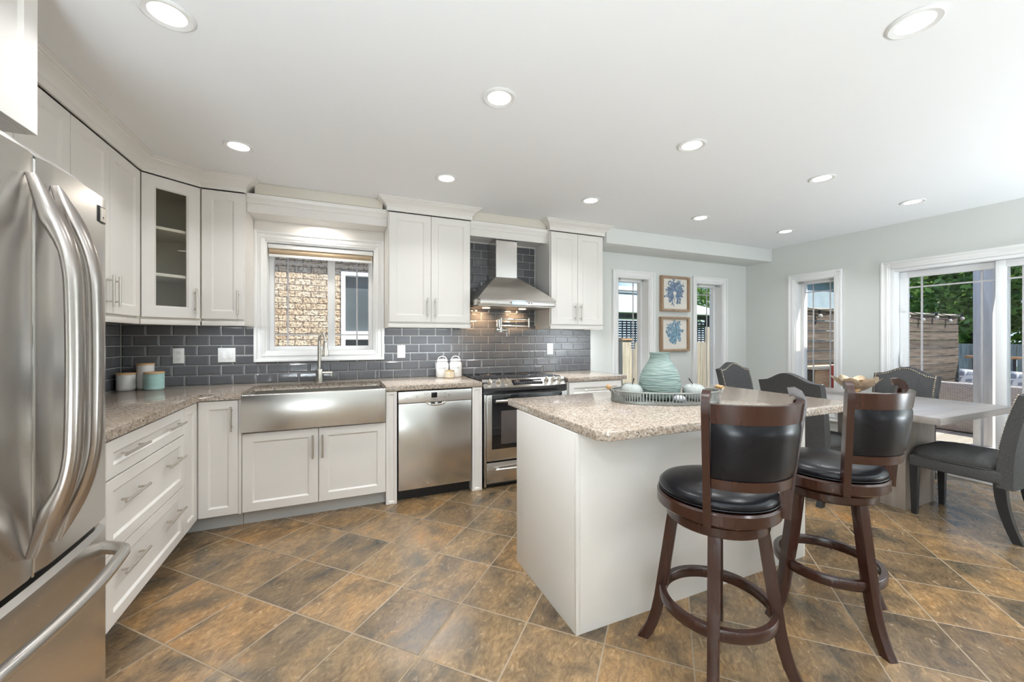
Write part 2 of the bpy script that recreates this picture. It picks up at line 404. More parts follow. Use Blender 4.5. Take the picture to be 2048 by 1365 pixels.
    def build(self, name, mats=None, parent=None, smooth=38, origin=None):
        bm = self.bm
        bmesh.ops.recalc_face_normals(bm, faces=bm.faces[:])
        vs = [v.co for v in bm.verts]
        if origin is None:
            mn = [min(v[i] for v in vs) for i in range(3)]; mx_ = [max(v[i] for v in vs) for i in range(3)]
            origin = Vector(((mn[0] + mx_[0]) / 2, (mn[1] + mx_[1]) / 2, mn[2]))
        origin = Vector(origin)
        for v in bm.verts: v.co -= origin
        me = bpy.data.meshes.new(name); bm.to_mesh(me); bm.free()
        for mm in (mats if isinstance(mats, (list, tuple)) else [mats]):
            if mm: me.materials.append(mm)
        if smooth:
            me.polygons.foreach_set('use_smooth', [True] * len(me.polygons)); me.set_sharp_from_angle(angle=R(smooth))
        o = bpy.data.objects.new(name, me); C.objects.link(o)
        if parent is not None:
            o.parent = parent; o.location = origin - ORG[parent.name]
        else: o.location = origin
        ORG[o.name] = origin
        return o
def tag(o, label, cat, group=None):
    o['label'] = label; o['category'] = cat
    if group: o['group'] = group
    return o
def struct(o):
    o['kind'] = 'structure'; return o
def thing(name, label, cat, loc=(0, 0, 0), group=None):
    o = bpy.data.objects.new(name, None); C.objects.link(o); o.location = loc; o.empty_display_size = .1
    ORG[o.name] = Vector(loc); return tag(o, label, cat, group)
def copy_tree(o, parent=None):
    c = o.copy(); C.objects.link(c)
    if parent is not None: c.parent = parent
    for ch in list(o.children): copy_tree(ch, c)
    return c
def place(o, loc, rz=0):
    o.location = loc; o.rotation_euler = (0, 0, rz); return o
def TR(x, y, z, rz=0): return Matrix.Translation((x, y, z)) @ Matrix.Rotation(rz, 4, 'Z')
# door matrices: faces looking to -Y (back run) or to +X (left run)
def T_back(x, y, z): return TR(x, y, z, 0)
def T_left(x, y0, z): return TR(x, y0, z, R(90))      # local x runs along +Y, face looks to +X
def bar_handle(parent, a, b, out, r=.0062, stand=.03, name='handle'):
    """bar pull between end points a and b lying on the surface; out = unit vector off the surface"""
    a, b, out = Vector(a), Vector(b), Vector(out); d = (b - a).normalized(); mb = MB()
    mb.cyl(a + out * stand, b + out * stand, r, 12)
    L = (b - a).length
    for k in (.16, .84):
        p = a + d * (L * k); mb.cyl(p, p + out * stand, r * .85, 10)
    return mb.build(name, M_nickel, parent)
def sweep_profile(mb, path, prof, normals_right=True, mi=None):
    """sweep a profile of (out, z) along an XY polyline with mitred corners; out is to the right of the path"""
    P = [Vector((x, y)) for x, y in path]; n = len(P); offs = []
    for i in range(n):
        ds = []
        if i > 0: ds.append((P[i] - P[i - 1]).normalized())
        if i < n - 1: ds.append((P[i + 1] - P[i]).normalized())
        ns = [Vector((d.y, -d.x)) for d in ds]
        if len(ns) == 1: offs.append(ns[0])
        else:
            q = (ns[0] + ns[1]).normalized(); offs.append(q / max(.3, q.dot(ns[0])))
    rings = [[(P[i].x + offs[i].x * o, P[i].y + offs[i].y * o, z) for o, z in prof] for i in range(n)]
    return mb.loft(rings, True, True, mi)
def frame_boxes(mb, x0, x1, z0, z1, w, y0, y1, bev=.004, bottom=True, mi=None):
    mb.box(x0, x0 + w, y0, y1, z0, z1, bev, 2, mi); mb.box(x1 - w, x1, y0, y1, z0, z1, bev, 2, mi)
    mb.box(x0 + w - .001, x1 - w + .001, y0, y1, z1 - w, z1, bev, 2, mi)
    if bottom: mb.box(x0 + w - .001, x1 - w + .001, y0, y1, z0, z0 + w, bev, 2, mi)
    return mb
def text_mesh(s, size, extrude=.0004):
    cu = bpy.data.curves.new('lettering', 'FONT'); cu.body = s; cu.size = size; cu.extrude = extrude; cu.align_x = 'CENTER'; cu.align_y = 'CENTER'
    o = bpy.data.objects.new('lettering_tmp', cu); C.objects.link(o)
    dg = bpy.context.evaluated_depsgraph_get(); me = bpy.data.meshes.new_from_object(o.evaluated_get(dg))
    bpy.data.objects.remove(o); bpy.data.curves.remove(cu)
    return me
def text_obj(name, s, size, T, material, parent, wrap=None):
    """T maps the text plane (x right, y up, z to the reader); wrap = cylinder radius"""
    me = text_mesh(s, size)
    for v in me.vertices:
        if wrap:
            a = v.co.x / wrap; rr = wrap + v.co.z + .0006
            v.co = T @ Vector((rr * math.sin(a), v.co.y, rr * math.cos(a) - wrap))
        else: v.co = T @ v.co
    me.materials.clear(); me.materials.append(material)
    o = bpy.data.objects.new(name, me); C.objects.link(o); o.parent = parent; o.location = -ORG[parent.name]
    ORG[o.name] = Vector((0, 0, 0))
    return o
# ------------------------------------------------------------------ room shell
XL, XR, YB, YR = -1.49, 5.20, 3.79, -4.80
struct(MB().box(XL - .2, XR + .2, YR - .2, YB + .2, -.12, 0).build('floor', M_floor))
struct(MB().box(XL - .2, XR + .2, YR - .2, YB + .2, ZC, ZC + .15).build('ceiling', M_ceil))
def wall_holes(length0, length1, holes, z0, z1, boxf):
    """boxf(a0, a1, z0, z1) adds one block of wall"""
    a = length0
    for h0, h1, hz0, hz1 in sorted(holes):
        if h0 > a: boxf(a, h0, z0, z1)
        if hz0 > z0: boxf(h0, h1, z0, hz0)
        if hz1 < z1: boxf(h0, h1, hz1, z1)
        a = h1
    if a < length1: boxf(a, length1, z0, z1)
KW = (-.578, .278, 1.168, 2.09)            # kitchen window opening
DW1 = (2.985, 3.467, .52, 2.015)
DW2 = (4.253, 4.737, .52, 2.015)
RW = (2.70, 3.134, .40, 1.995)
RD = (.74, 2.20, 0.0, 1.995)
mb = MB(); wall_holes(XL - .2, XR + .2, [KW, DW1, DW2], 0, ZC, lambda a, b, c, d: mb.box(a, b, YB, YB + .2, c, d))
struct(mb.build('wall_back', M_wall))
mb = MB(); wall_holes(YR, YB, [RW, RD], 0, ZC, lambda a, b, c, d: mb.box(XR, XR + .2, a, b, c, d))
struct(mb.build('wall_right', M_wall))
struct(MB().box(XL - .2, XL, YR, YB, 0, ZC).build('wall_left', M_wall))
struct(MB().box(XL - .2, XR + .2, YR - .2, YR, 0, ZC).build('wall_rear', M_wall))
# bulkheads under the ceiling along the back wall
struct(MB().box(2.56, XR, 3.425, YB, 2.288, ZC - .001, .004).build('ceiling_soffit', M_wall))
struct(MB().box(-.600, .318, 3.485, YB, 2.374, ZC - .001, .003).build('ceiling_bulkhead', M_kwall))
struct(MB().box(1.10, 1.868, 3.485, YB, 2.374, ZC - .001, .003).build('ceiling_bulkhead', M_kwall))
# baseboards
struct(MB().box(2.62, XR - .002, YB - .016, YB, 0, .11, .004).build('baseboard_back', M_trim))
mb = MB()
for a, b in ((2.29, YB - .02), (YR + .02, .65)): mb.box(XR - .016, XR, a, b, 0, .11, .004)
struct(mb.build('baseboard_right', M_trim))

# ------------------------------------------------------------------ windows and patio door
M_bars = mat('grey_glazing_bar', (.50, .49, .50), .4, noise=(20, .05))
M_vinyl = mat('white_vinyl', (.84, .845, .85), .3, noise=(8, .01))
M_clip = mat('grey_blind_clip', (.40, .40, .40), .4, noise=(20, .05))
def casing(mb, x0, x1, z0, z1, w, y, bottom=True):
    """moulded casing around an opening, proud of the wall face y towards -Y"""
    frame_boxes(mb, x0 - w, x1 + w, z0 - (w if bottom else 0), z1 + w, w, y - .014, y - .0005, .004, bottom)
    frame_boxes(mb, x0 - w, x1 + w, z0 - (w if bottom else 0), z1 + w, .022, y - .026, y - .012, .005, bottom)
    frame_boxes(mb, x0 - w * .42, x1 + w * .42, z0 - (w * .42 if bottom else 0), z1 + w * .42, .014, y - .020, y - .012, .004, bottom)
def window_unit(name, op, T, depth=.13, casw=.075, sill=True, bars=(), sash_split=None, fr=.028, clips=True):
    x0, x1, z0, z1 = op
    root = thing(name, 'window', 'window', (0, 0, 0)); del root['label']; del root['category']; struct(root)
    def fin(mb, n, m): return mb.build(n, m, root)
    mb = MB(T); casing(mb, x0, x1, z0, z1, casw, 0); fin(mb, 'casing', M_trim)
    mb = MB(T)                                    # painted reveal boards
    t = .012
    mb.box(x0, x0 + t, -.002, depth + .05, z0, z1); mb.box(x1 - t, x1, -.002, depth + .05, z0, z1)
    mb.box(x0 + t, x1 - t, -.002, depth + .05, z1 - t, z1); mb.box(x0 + t, x1 - t, -.002, depth + .05, z0, z0 + t)
    fin(mb, 'reveal', M_trim)
    x0, x1, z0, z1 = x0 + t, x1 - t, z0 + t, z1 - t
    mb = MB(T); frame_boxes(mb, x0, x1, z0, z1, fr, depth - .02, depth + .045, .003); f = fin(mb, 'frame', M_vinyl)
    gx0, gx1, gz0, gz1 = x0 + fr, x1 - fr, z0 + fr, z1 - fr
    panes = [(gx0, gx1)]
    if sash_split:
        mb = MB(T); mb.box(sash_split - .03, sash_split + .03, depth - .012, depth + .04, gz0 - .001, gz1 + .001, .003); fin(mb, 'meeting_stile', M_vinyl)
        panes = [(gx0, sash_split - .03), (sash_split + .03, gx1)]
    mb = MB(T)
    for k, (a, b) in enumerate(panes):
        for kind, off in bars:
            if kind == 'l' and (k == 0): mb.box(a + off - .006, a + off + .006, depth + .012, depth + .02, gz0, gz1)
            if kind == 'r' and k == len(panes) - 1: mb.box(b - off - .006, b - off + .006, depth + .012, depth + .02, gz0, gz1)
            if kind == 't': mb.box(a, b, depth + .0125, depth + .0195, gz1 - off - .006, gz1 - off + .006)
            if kind == 'b': mb.box(a, b, depth + .0125, depth + .0195, gz0 + off - .006, gz0 + off + .006)
    fin(mb, 'glazing_bars', M_bars)
    mb = MB(T)
    for a, b in panes: mb.box(a - .002, b + .002, depth + .022, depth + .026, gz0 - .002, gz1 + .002)
    fin(mb, 'glass', M_glass)
    if clips:
        for cx in (x0 + .035, x1 - .035):
            mb = MB(T); mb.box(cx - .022, cx + .022, .02, .06, z1 - .022, z1 - .001, .004); mb.cyl((cx - .012, .016, z1 - .026), (cx + .012, .016, z1 - .026), .006, 8)
            fin(mb, 'blind_clip', M_clip)
    return root
TB = TR(0, YB, 0)
window_unit('window_1', KW, TB, .13, .078, bars=(('l', .10), ('r', .10), ('t', .10), ('b', .10)), sash_split=-.085, fr=.036, clips=False)
window_unit('window_2', DW1, TB, .13, .075, bars=(('l', .085), ('r', .085), ('t', .10)))
window_unit('window_3', DW2, TB, .13, .075, bars=(('l', .085), ('r', .085), ('t', .10)))
# right wall: local x runs along -Y, local y points to +X
TRW = Matrix.Translation((XR, 0, 0)) @ Matrix.Rotation(R(-90), 4, 'Z')
window_unit('window_4', (-RW[1], -RW[0], RW[2], RW[3]), TRW, .13, .075, bars=(('l', .085), ('r', .085), ('t', .10)))
# patio door
root = thing('door_1', '', '', (0, 0, 0)); del root['label']; del root['category']; struct(root)
x0, x1, z0, z1 = -RD[1], -RD[0], 0, RD[3]
mb = MB(TRW); casing(mb, x0, x1, z0, z1, .075, 0, False); mb.build('casing', M_trim, root)
mb = MB(TRW); frame_boxes(mb, x0, x1, z0, z1, .03, -.002, .19, .003, False); mb.box(x0, x1, -.002, .19, 0, .03, .004); mb.build('frame', M_vinyl, root)
mid = -1.475
for nm, a, b, y in (('sliding_panel', x0 + .032, mid + .035, .10), ('fixed_panel', mid - .03, x1 - .03, .055)):
    mb = MB(TRW); frame_boxes(mb, a, b, .032, z1 - .032, .062, y, y + .04, .004); p = mb.build(nm, M_vinyl, root)
    ga, gb, gz0, gz1 = a + .062, b - .062, .094, z1 - .094
    mb = MB(TRW)
    for xx in (ga + .10, gb - .10) if nm == 'sliding_panel' else (ga + .09, gb - .09): mb.box(xx - .007, xx + .007, y + .016, y + .024, gz0, gz1)
    for zz in (gz1 - .10, gz0 + .10): mb.box(ga, gb, y + .0165, y + .0235, zz - .007, zz + .007)
    mb.build('glazing_bars', M_bars, p)
    MB(TRW).box(ga - .003, gb + .003, y + .027, y + .032, gz0 - .003, gz1 + .003).build('glass', M_glass, p)
    if nm == 'sliding_panel':
        mb = MB(TRW); mb.box(a + .008, a + .03, y - .012, y, .98, 1.14, .004); mb.box(a + .012, a + .026, y - .035, y - .01, 1.0, 1.12, .005); mb.build('latch_handle', M_vinyl, p)
        mb = MB(TRW); mb.box(a + .012, a + .052, y - .012, y + .001, 1.56, 1.61, .003); mb.build('lock', M_vinyl, p)

# roller blind rolled up at the head of the kitchen window
M_blind = wood_mat('beige_blind_cloth', (.40, .30, .20), (.48, .37, .25), 0, .8, 30)
bl = thing('roller_blind', 'beige roller blind rolled up at the head of the kitchen window', 'blind', (-.15, YB + .06, 2.0))
MB().box(-.562, .262, YB + .012, YB + .085, 2.035, 2.072, .006).build('headrail', M_trim, bl)
mb = MB(); mb.cyl((-.555, YB + .045, 2.016), (.255, YB + .045, 2.016), .024, 20); mb.build('rolled_cloth', M_blind, bl)
MB().box(-.555, .255, YB + .02, YB + .036, 1.965, 1.988, .004).build('bottom_rail', M_trim, bl)
mb = MB(); mb.tube([(.248, YB + .02, 2.02), (.247, YB + .015, 1.6), (.247, YB + .012, 1.25)], .0016, 6); mb.build('pull_cord', M_trim, bl)

# ------------------------------------------------------------------ tiled backsplash
mb = MB()
PW, PH, GAP = .1545, .0780, .0040
def tile_rect(x0, x1, z0, z1, clip, face, T):
    a0, a1, c0, c1 = max(x0, clip[0]), min(x1, clip[1]), max(z0, clip[2]), min(z1, clip[3])
    if a1 - a0 < .012 or c1 - c0 < .012: return
    s = min(.010, (a1 - a0) * .3, (c1 - c0) * .3); y1, y0 = -face, -.0035
    v = [(a0, y0, c0), (a1, y0, c0), (a1, y0, c1), (a0, y0, c1), (a0, y1 + .0035, c0), (a1, y1 + .0035, c0), (a1, y1 + .0035, c1), (a0, y1 + .0035, c1),
         (a0 + s, y1, c0 + s), (a1 - s, y1, c0 + s), (a1 - s, y1, c1 - s), (a0 + s, y1, c1 - s)]
    f = [(8, 9, 10, 11)]
    for k in (0, 4):
        for i in range(4):
            j = (i + 1) % 4; f.append((k + i, k + j, k + 4 + j, k + 4 + i))
    old = mb.M; mb.M = T; mb._add(v, f, 0); mb.M = old
def tile_field(clip, T, phase, z_base):
    old = mb.M; mb.M = T; mb.box(clip[0], clip[1], -.0042, -.0005, clip[2], clip[3], mi=1); mb.M = old
    k = math.floor((clip[2] - z_base) / PH)
    while z_base + k * PH < clip[3]:
        z = z_base + k * PH; off = phase + (PW / 2 if k % 2 else 0)
        i = math.floor((clip[0] - off) / PW)
        while off + i * PW < clip[1]:
            x = off + i * PW
            tile_rect(x + GAP / 2, x + PW - GAP / 2, z + GAP / 2, z + PH - GAP / 2, clip, .0105, T); i += 1
        k += 1
CT = .916
for clip in ((-1.478, -.62, CT, 1.415), (-.62, .32, CT, 1.10), (.32, 1.09, CT, 1.415), (1.09, 1.89, CT, 2.24), (1.89, 2.602, CT, 1.415)):
    tile_field(clip, TB, .440, CT + .001)
TLW = Matrix.Translation((XL, 0, 0)) @ Matrix.Rotation(R(90), 4, 'Z')
tile_field((1.80, 3.78, CT, 1.415), TLW, .1, CT + .001)
struct(mb.build('backsplash_wall', [M_tile, M_grout], smooth=0))

# ------------------------------------------------------------------ base cabinets
FX, FY = -.862, 3.170                      # door faces of the left and of the back run
CB = .876
def door(parent, T, w, h, name='door', stile=.058, glass=False, m=None):
    mb = MB(); mb.shaker(w, h, T=T, stile=stile, glass=glass); return mb.build(name, m or M_cab, parent)
r0 = thing('drawer_cabinet', 'white three-drawer base cabinet beside the fridge under the speckled counter', 'cabinet', (-1.17, 2.37, 0))
MB().box(XL + .003, FX - .021, 1.80, 2.936, .10, CB - .001).build('body', M_cab, r0)
MB().box(XL + .003, FX - .085, 1.80, 2.936, 0, .10).build('toe_kick', M_kick, r0)
for z0_, z1_ in ((.715, .868), (.410, .709), (.106, .404)):
    d = door(r0, T_left(FX, 2.090, z0_), .842, z1_ - z0_, 'drawer', .05)
    zh = {.715: .797, .410: .60, .106: .30}[z0_]
    for y in (2.285, 2.757): bar_handle(d, (FX, y - .115, zh), (FX, y + .115, zh), (1, 0, 0))
r0 = thing('corner_cabinet', 'white inner-corner base cabinet with two folding door panels left of the sink', 'cabinet', (-1.1, 3.4, 0))
MB().prism([(XL + .003, 2.938), (FX - .021, 2.938), (FX - .021, FY + .021), (-.625, FY + .021), (-.625, YB - .003), (XL + .003, YB - .003)], .10, CB - .001).build('body', M_cab, r0)
MB().prism([(XL + .01, 2.938), (FX - .085, 2.938), (FX - .085, FY + .075), (-.625, FY + .075), (-.625, YB - .01), (XL + .01, YB - .01)], 0, .10).build('toe_kick', M_kick, r0)
door(r0, T_left(FX, 2.938, .106), .222, .762, 'door', .052)
d = door(r0, T_back(FX + .004, FY, .106), .218, .762, 'door', .052)
bar_handle(d, (-.676, FY, .666), (-.676, FY, .832), (0, -1, 0))
r0 = thing('sink_cabinet', 'white two-door base cabinet under the steel apron sink', 'cabinet', (-.15, 3.48, 0))
MB().box(-.622, .3118, FY + .021, YB - .003, .10, .640).build('body', M_cab, r0)
MB().box(-.622, .3118, FY + .075, YB - .01, 0, .10).build('toe_kick', M_kick, r0)
mbx = MB(); mbx.box(-.638, -.622, FY + .006, FY + .02, .10, CB - .002); mbx.build('filler_strip', M_cab, r0)
d = door(r0, T_back(-.617, FY, .106), .461, .532); bar_handle(d, (-.190, FY, .428), (-.190, FY, .594), (0, -1, 0))
d = door(r0, T_back(-.151, FY, .106), .461, .532); bar_handle(d, (-.127, FY, .428), (-.127, FY, .594), (0, -1, 0))
def pillar(x0, x1, label):
    r = thing('cabinet_pillar', label, 'pillar', ((x0 + x1) / 2, 3.4, 0), 'panelled pillars beside the dishwasher')
    MB().box(x0, x1, FY + .021, YB - .003, 0.0, CB - .001).build('body', M_cab, r)
    mb = MB(); mb.shaker(x1 - x0, CB - .006, T=T_back(x0, FY, .002), stile=.020, t=.0195, slope=.006, rec=.006)
    mb.build('face_panel', M_cab, r)
pillar(.3125, .3935, 'narrow white panelled pillar between the sink cabinet and the dishwasher')
pillar(1.004, 1.090, 'narrow white panelled pillar between the dishwasher and the range')
r0 = thing('base_cabinet', 'white base cabinet with a top drawer right of the range', 'cabinet', (2.24, 3.48, 0))
MB().box(1.935, 2.557, FY + .021, YB - .003, .10, CB - .001).build('body', M_cab, r0)
MB().box(1.935, 2.557, FY + .075, YB - .01, 0, .10).build('toe_kick', M_kick, r0)
d = door(r0, T_back(1.945, FY, .715), .603, .153, 'drawer', .05); bar_handle(d, (2.10, FY, .795), (2.40, FY, .795), (0, -1, 0))
door(r0, T_back(1.945, FY, .106), .298, .603); door(r0, T_back(2.250, FY, .106), .298, .603)

# countertops
def counter(poly, label, hole=None):
    mb = MB(); mb.prism(poly, CB, CT, .004, 2)
    return tag(mb.build('countertop', M_quartz), label, 'countertop')
cx, cy = FX + .006, FY - .006
counter([(XL + .002, 1.80), (cx, 1.80), (cx, cy), (-.6215, cy), (-.6215, 3.60), (.3105, 3.60), (.3105, cy), (1.092, cy), (1.092, YB - .012), (XL + .012, YB - .012)],
        'speckled beige quartz counter along the left and window walls around the sink')
counter([(1.934, cy), (2.611, cy), (2.611, YB - .012), (1.934, YB - .012)], 'short speckled quartz counter right of the range')

# apron sink
s = thing('apron_sink', 'brushed steel apron-front sink set into the counter under the window', 'sink', (-.155, 3.36, .65))
mb = MB(); mb.box(-.620, .309, FY - .028, FY + .012, .648, .902, .006, 3); mb.build('apron', M_steelx, s)
mb = MB(); x0, x1, y0, y1, zb, zt = -.612, .302, FY + .013, 3.625, .665, .874
o_ = [(x0, y0), (x1, y0), (x1, y1), (x0, y1)]; t_ = .012
rings = [[(x, y, zt) for x, y in o_], [(x, y, zb) for x, y in o_]]
i_ = [(x0 + t_, y0 + t_), (x1 - t_, y0 + t_), (x1 - t_, y1 - t_), (x0 + t_, y1 - t_)]
v = [(x, y, zb) for x, y in o_] + [(x, y, zt) for x, y in o_] + [(x, y, zt) for x, y in i_] + [(x, y, zb + .01) for x, y in i_]
f = [(3, 2, 1, 0)]
for k in (0, 4, 8):
    for i in range(4): j = (i + 1) % 4; f.append((k + i, k + j, k + 4 + j, k + 4 + i))
f.append((12, 13, 14, 15)); mb._add(v, f); mb.build('basin', M_steelx, s)
mb = MB(); mb.lathe([(.001, .0), (.055, .0), (.055, .004), (.04, .006), (.001, .003)], (-.15, 3.42, .6752), 24); mb.build('drain', M_chrome, s)

# faucet
fz = thing('kitchen_faucet', 'brushed nickel pull-down faucet standing behind the sink', 'faucet', (-.172, 3.68, CT))
FXc, FYc = -.172, 3.685
mb = MB(); mb.lathe([(.001, 0), (.031, 0), (.031, .006), (.0275, .008), (.0275, .104), (.026, .108), (.001, .108)], (FXc, FYc, CT), 24); mb.build('base', M_nickel, fz)
pts = [(FXc, FYc, CT + .10 + .03 * k) for k in range(9)]
zc_ = CT + .335
for k in range(1, 11):
    a = PI * k / 10; q = .072 - .072 * math.cos(a); pts.append((FXc + q * .35, FYc - q * .94, zc_ + .072 * math.sin(a) + .005))
mb = MB(); mb.tube(pts, .0145, 14); mb.build('spout', M_nickel, fz)
hx, hy = pts[-1][0], pts[-1][1]
mb = MB(); mb.lathe([(.001, .0), (.026, .0), (.028, .006), (.026, .012), (.019, .08), (.0165, .115), (.001, .115)], (hx, hy, zc_ - .112), 20); mb.build('spray_head', M_nickel, fz)
mb = MB(); mb.cyl((FXc + .02, FYc - .005, CT + .078), (FXc + .100, FYc - .012, CT + .078), .011, 14); mb.cyl((FXc + .088, FYc - .012, CT + .072), (FXc + .090, FYc - .014, CT + .048), .006, 10); mb.build('lever', M_nickel, fz)

# ------------------------------------------------------------------ upper cabinets
UX, UY, UB, UT = -1.172, 3.442, 1.424, 2.346
def led(parent, x0, x1, y0, y1, z, power, alongx=True):
    MB().box(x0, x1, y0, y1, z - .006, z).build('light_strip', M_ledglow, parent)
    d = bpy.data.lights.new('under_cabinet_lamp', 'AREA'); d.shape = 'RECTANGLE'; d.size = x1 - x0; d.size_y = y1 - y0; d.energy = power; d.color = (.88, .95, 1)
    o = bpy.data.objects.new('under_cabinet_lamp', d); C.objects.link(o); o.parent = parent
    o.location = Vector(((x0 + x1) / 2, (y0 + y1) / 2, z - .009)) - ORG[parent.name]
M_ledglow = mat('cool_light_strip', (1, 1, 1), .5, noise=(3, 0), emit=((.8, .92, 1), 3.0))
CROWN = [(0, 2.354), (.012, 2.354), (.012, 2.388), (.017, 2.392), (.020, 2.400), (.030, 2.412), (.048, 2.424), (.062, 2.432), (.064, 2.438), (.074, 2.440), (.078, 2.446), (.084, 2.447), (.084, ZC - .001), (0, ZC - .001)]
RAIL = [(0, 1.376), (.004, 1.376), (.004, 1.404), (0, 1.404)]
def upper_back(x0, x1, label, doors, crown=(True, True), lz=4.5):
    r = thing('wall_cabinet', label, 'cabinet', ((x0 + x1) / 2, 3.62, UB))
    MB().box(x0, x1, UY + .021, YB - .013, 1.41, 2.353, .001, 1).build('body', M_cab, r)
    mb = MB(); mb.box(x0, x1, UY + .004, UY + .024, 1.376, 1.4095, .002)
    for xs in (x0, x1 - .016): mb.box(xs, xs + .016, UY + .025, YB - .013, 1.376, 1.4095, .001)
    mb.build('light_rail', M_cab, r)
    mb = MB(); path = [(x0 - .0, YB - .35 + .17), (x0, UY), (x1, UY), (x1, YB - .35 + .17)]
    sweep_profile(mb, path, CROWN)
    mb.build('crown_molding', M_cab, r)
    for a, b, hs in doors:
        d = door(r, T_back(a, UY, UB), b - a, UT - UB)
        hx_ = b - .033 if hs == 'r' else a + .033
        bar_handle(d, (hx_, UY, 1.462), (hx_, UY, 1.632), (0, -1, 0))
    led(r, x0 + .04, x1 - .04, UY + .05, UY + .065, 1.408, lz)
    return r
u = upper_back(.357, 1.076, 'white two-door wall cabinet between the window and the range hood', ((.365, .7135, 'r'), (.7165, 1.068, 'l')))
u = upper_back(1.898, 2.530, 'white two-door wall cabinet right of the range hood', ((1.906, 2.2125, 'r'), (2.2155, 2.522, 'l')))
# narrow one left of the window
r = thing('wall_cabinet', 'narrow white one-door wall cabinet left of the window', 'cabinet', (-.78, 3.62, UB))
MB().box(-.913, -.655, UY + .021, YB - .013, 1.41, 2.353, .001, 1).build('body', M_cab, r)
mb = MB(); mb.box(-.9125, -.655, UY + .004, UY + .024, 1.376, 1.4095, .002); mb.box(-.671, -.655, UY + .025, YB - .013, 1.376, 1.4095, .001); mb.build('light_rail', M_cab, r)
d = door(r, T_back(-.912, UY, UB), .250, UT - UB); bar_handle(d, (-.694, UY, 1.462), (-.694, UY, 1.632), (0, -1, 0))
led(r, -.90, -.69, UY + .05, UY + .065, 1.408, 1.5)
# diagonal corner cabinet with a glass door
r = thing('corner_wall_cabinet', 'diagonal corner wall cabinet with a glass door and empty shelves', 'cabinet', (-1.2, 3.55, UB))
A, B = Vector((UX, 3.236)), Vector((-.916, UY)); dv = (B - A); L = dv.length; ang = math.atan2(dv.y, dv.x)
nrm = Vector((dv.y, -dv.x)).normalized()
a2, b2 = A - nrm * .021, B - nrm * .021
pen = [(XL + .013, YB - .013), (XL + .013, 3.238), (UX - .021, 3.238), (a2.x, a2.y), (b2.x, b2.y), (-.917, UY + .021), (-.917, YB - .013)]
mb = MB(); mb.prism(pen, 1.41, 1.428); mb.prism(pen, 2.335, 2.353)
th = .016
mb.box(XL + .013, XL + .013 + th, 3.238, YB - .013, 1.428, 2.335); mb.box(XL + .013 + th, -.917, YB - .013 - th, YB - .013, 1.428, 2.335)
mb.box(XL + .013 + th, UX - .021, 3.238, 3.238 + th, 1.428, 2.335); mb.box(-.917 - th, -.917, UY + .021, YB - .013 - th, 1.428, 2.335)
for k in range(34):                                   # peg holes on the back panel
    z = 1.50 + k * .025
    for x in (-1.33, -1.02): mb.box(x - .003, x + .003, YB - .0305, YB - .0285, z - .003, z + .003, mi=1)
mb.build('body', [M_inside, M_groove], r)
for z in (1.700, 2.010):
    pen2 = [(XL + .031, YB - .031), (XL + .031, 3.256), (UX - .03, 3.256), (a2.x - nrm.x * .012, a2.y - nrm.y * .012), (b2.x - nrm.x * .012, b2.y - nrm.y * .012), (-.935, UY + .05), (-.935, YB - .031)]
    MB().prism(pen2, z, z + .019).build('shelf', M_cab, r)
TD = TR(A.x, A.y, UB, ang) @ Matrix.Translation((.004, 0, 0))
d = door(r, TD, L - .008, UT - UB, 'door', .066, True)
MB(TD).box(.070, L - .078, .010, .014, .07, UT - UB - .07).build('glass_pane', M_cglass, d)
ps = TD @ Vector((L - .041, 0, .038)); pe = TD @ Vector((L - .041, 0, .208)); bar_handle(d, ps, pe, (nrm.x, nrm.y, 0))
mb = MB(TD); mb.box(-.004, L - .004, .004, .022, -.048, -.0145, .002); mb.build('light_rail', M_cab, r)
# left wall cabinets
r = thing('wall_cabinet', 'white two-door wall cabinet on the left wall beyond the fridge', 'cabinet', (-1.33, 2.9, UB))
MB().box(XL + .013, UX - .021, 2.534, 3.236, 1.41, 2.353, .001, 1).build('body', M_cab, r)
MB().box(UX - .024, UX - .004, 2.534, 3.236, 1.376, 1.4095, .002).build('light_rail', M_cab, r)
for y0, y1, hy_ in ((2.534, 2.873, 2.842), (2.877, 3.232, 2.907)):
    d = door(r, T_left(UX, y0, UB), y1 - y0, UT - UB); bar_handle(d, (UX, hy_, 1.462), (UX, hy_, 1.632), (1, 0, 0))
r = thing('wall_cabinet', 'white wall cabinet on the left wall right beside the fridge top', 'cabinet', (-1.33, 2.2, UB))
MB().box(XL + .013, UX - .021, 1.80, 2.530, 1.41, 2.353, .001, 1).build('body', M_cab, r)
for y0, y1 in ((1.80, 2.176), (2.18, 2.528)): door(r, T_left(UX, y0, UB), y1 - y0, UT - UB)
mb = MB(); sweep_profile(mb, [(UX, 1.80), (UX, 3.236 + .004), (-.916 - .002, UY), (-.655, UY), (-.655, UY + .17)], CROWN); struct(mb.build('trim_1', M_cab))
# cabinet above the fridge
FC = -.896
r = thing('over_fridge_cabinet', 'white cabinet hung above the fridge up to the ceiling', 'cabinet', (-1.19, 1.39, 1.936))
MB().box(XL + .003, FC - .021, 1.002, 1.768, 1.936, ZC - .002, .001, 1).build('body', M_cab, r)
for y0 in (1.004, 1.388): door(r, T_left(FC, y0, 1.938), .380, .514, 'door', .060)

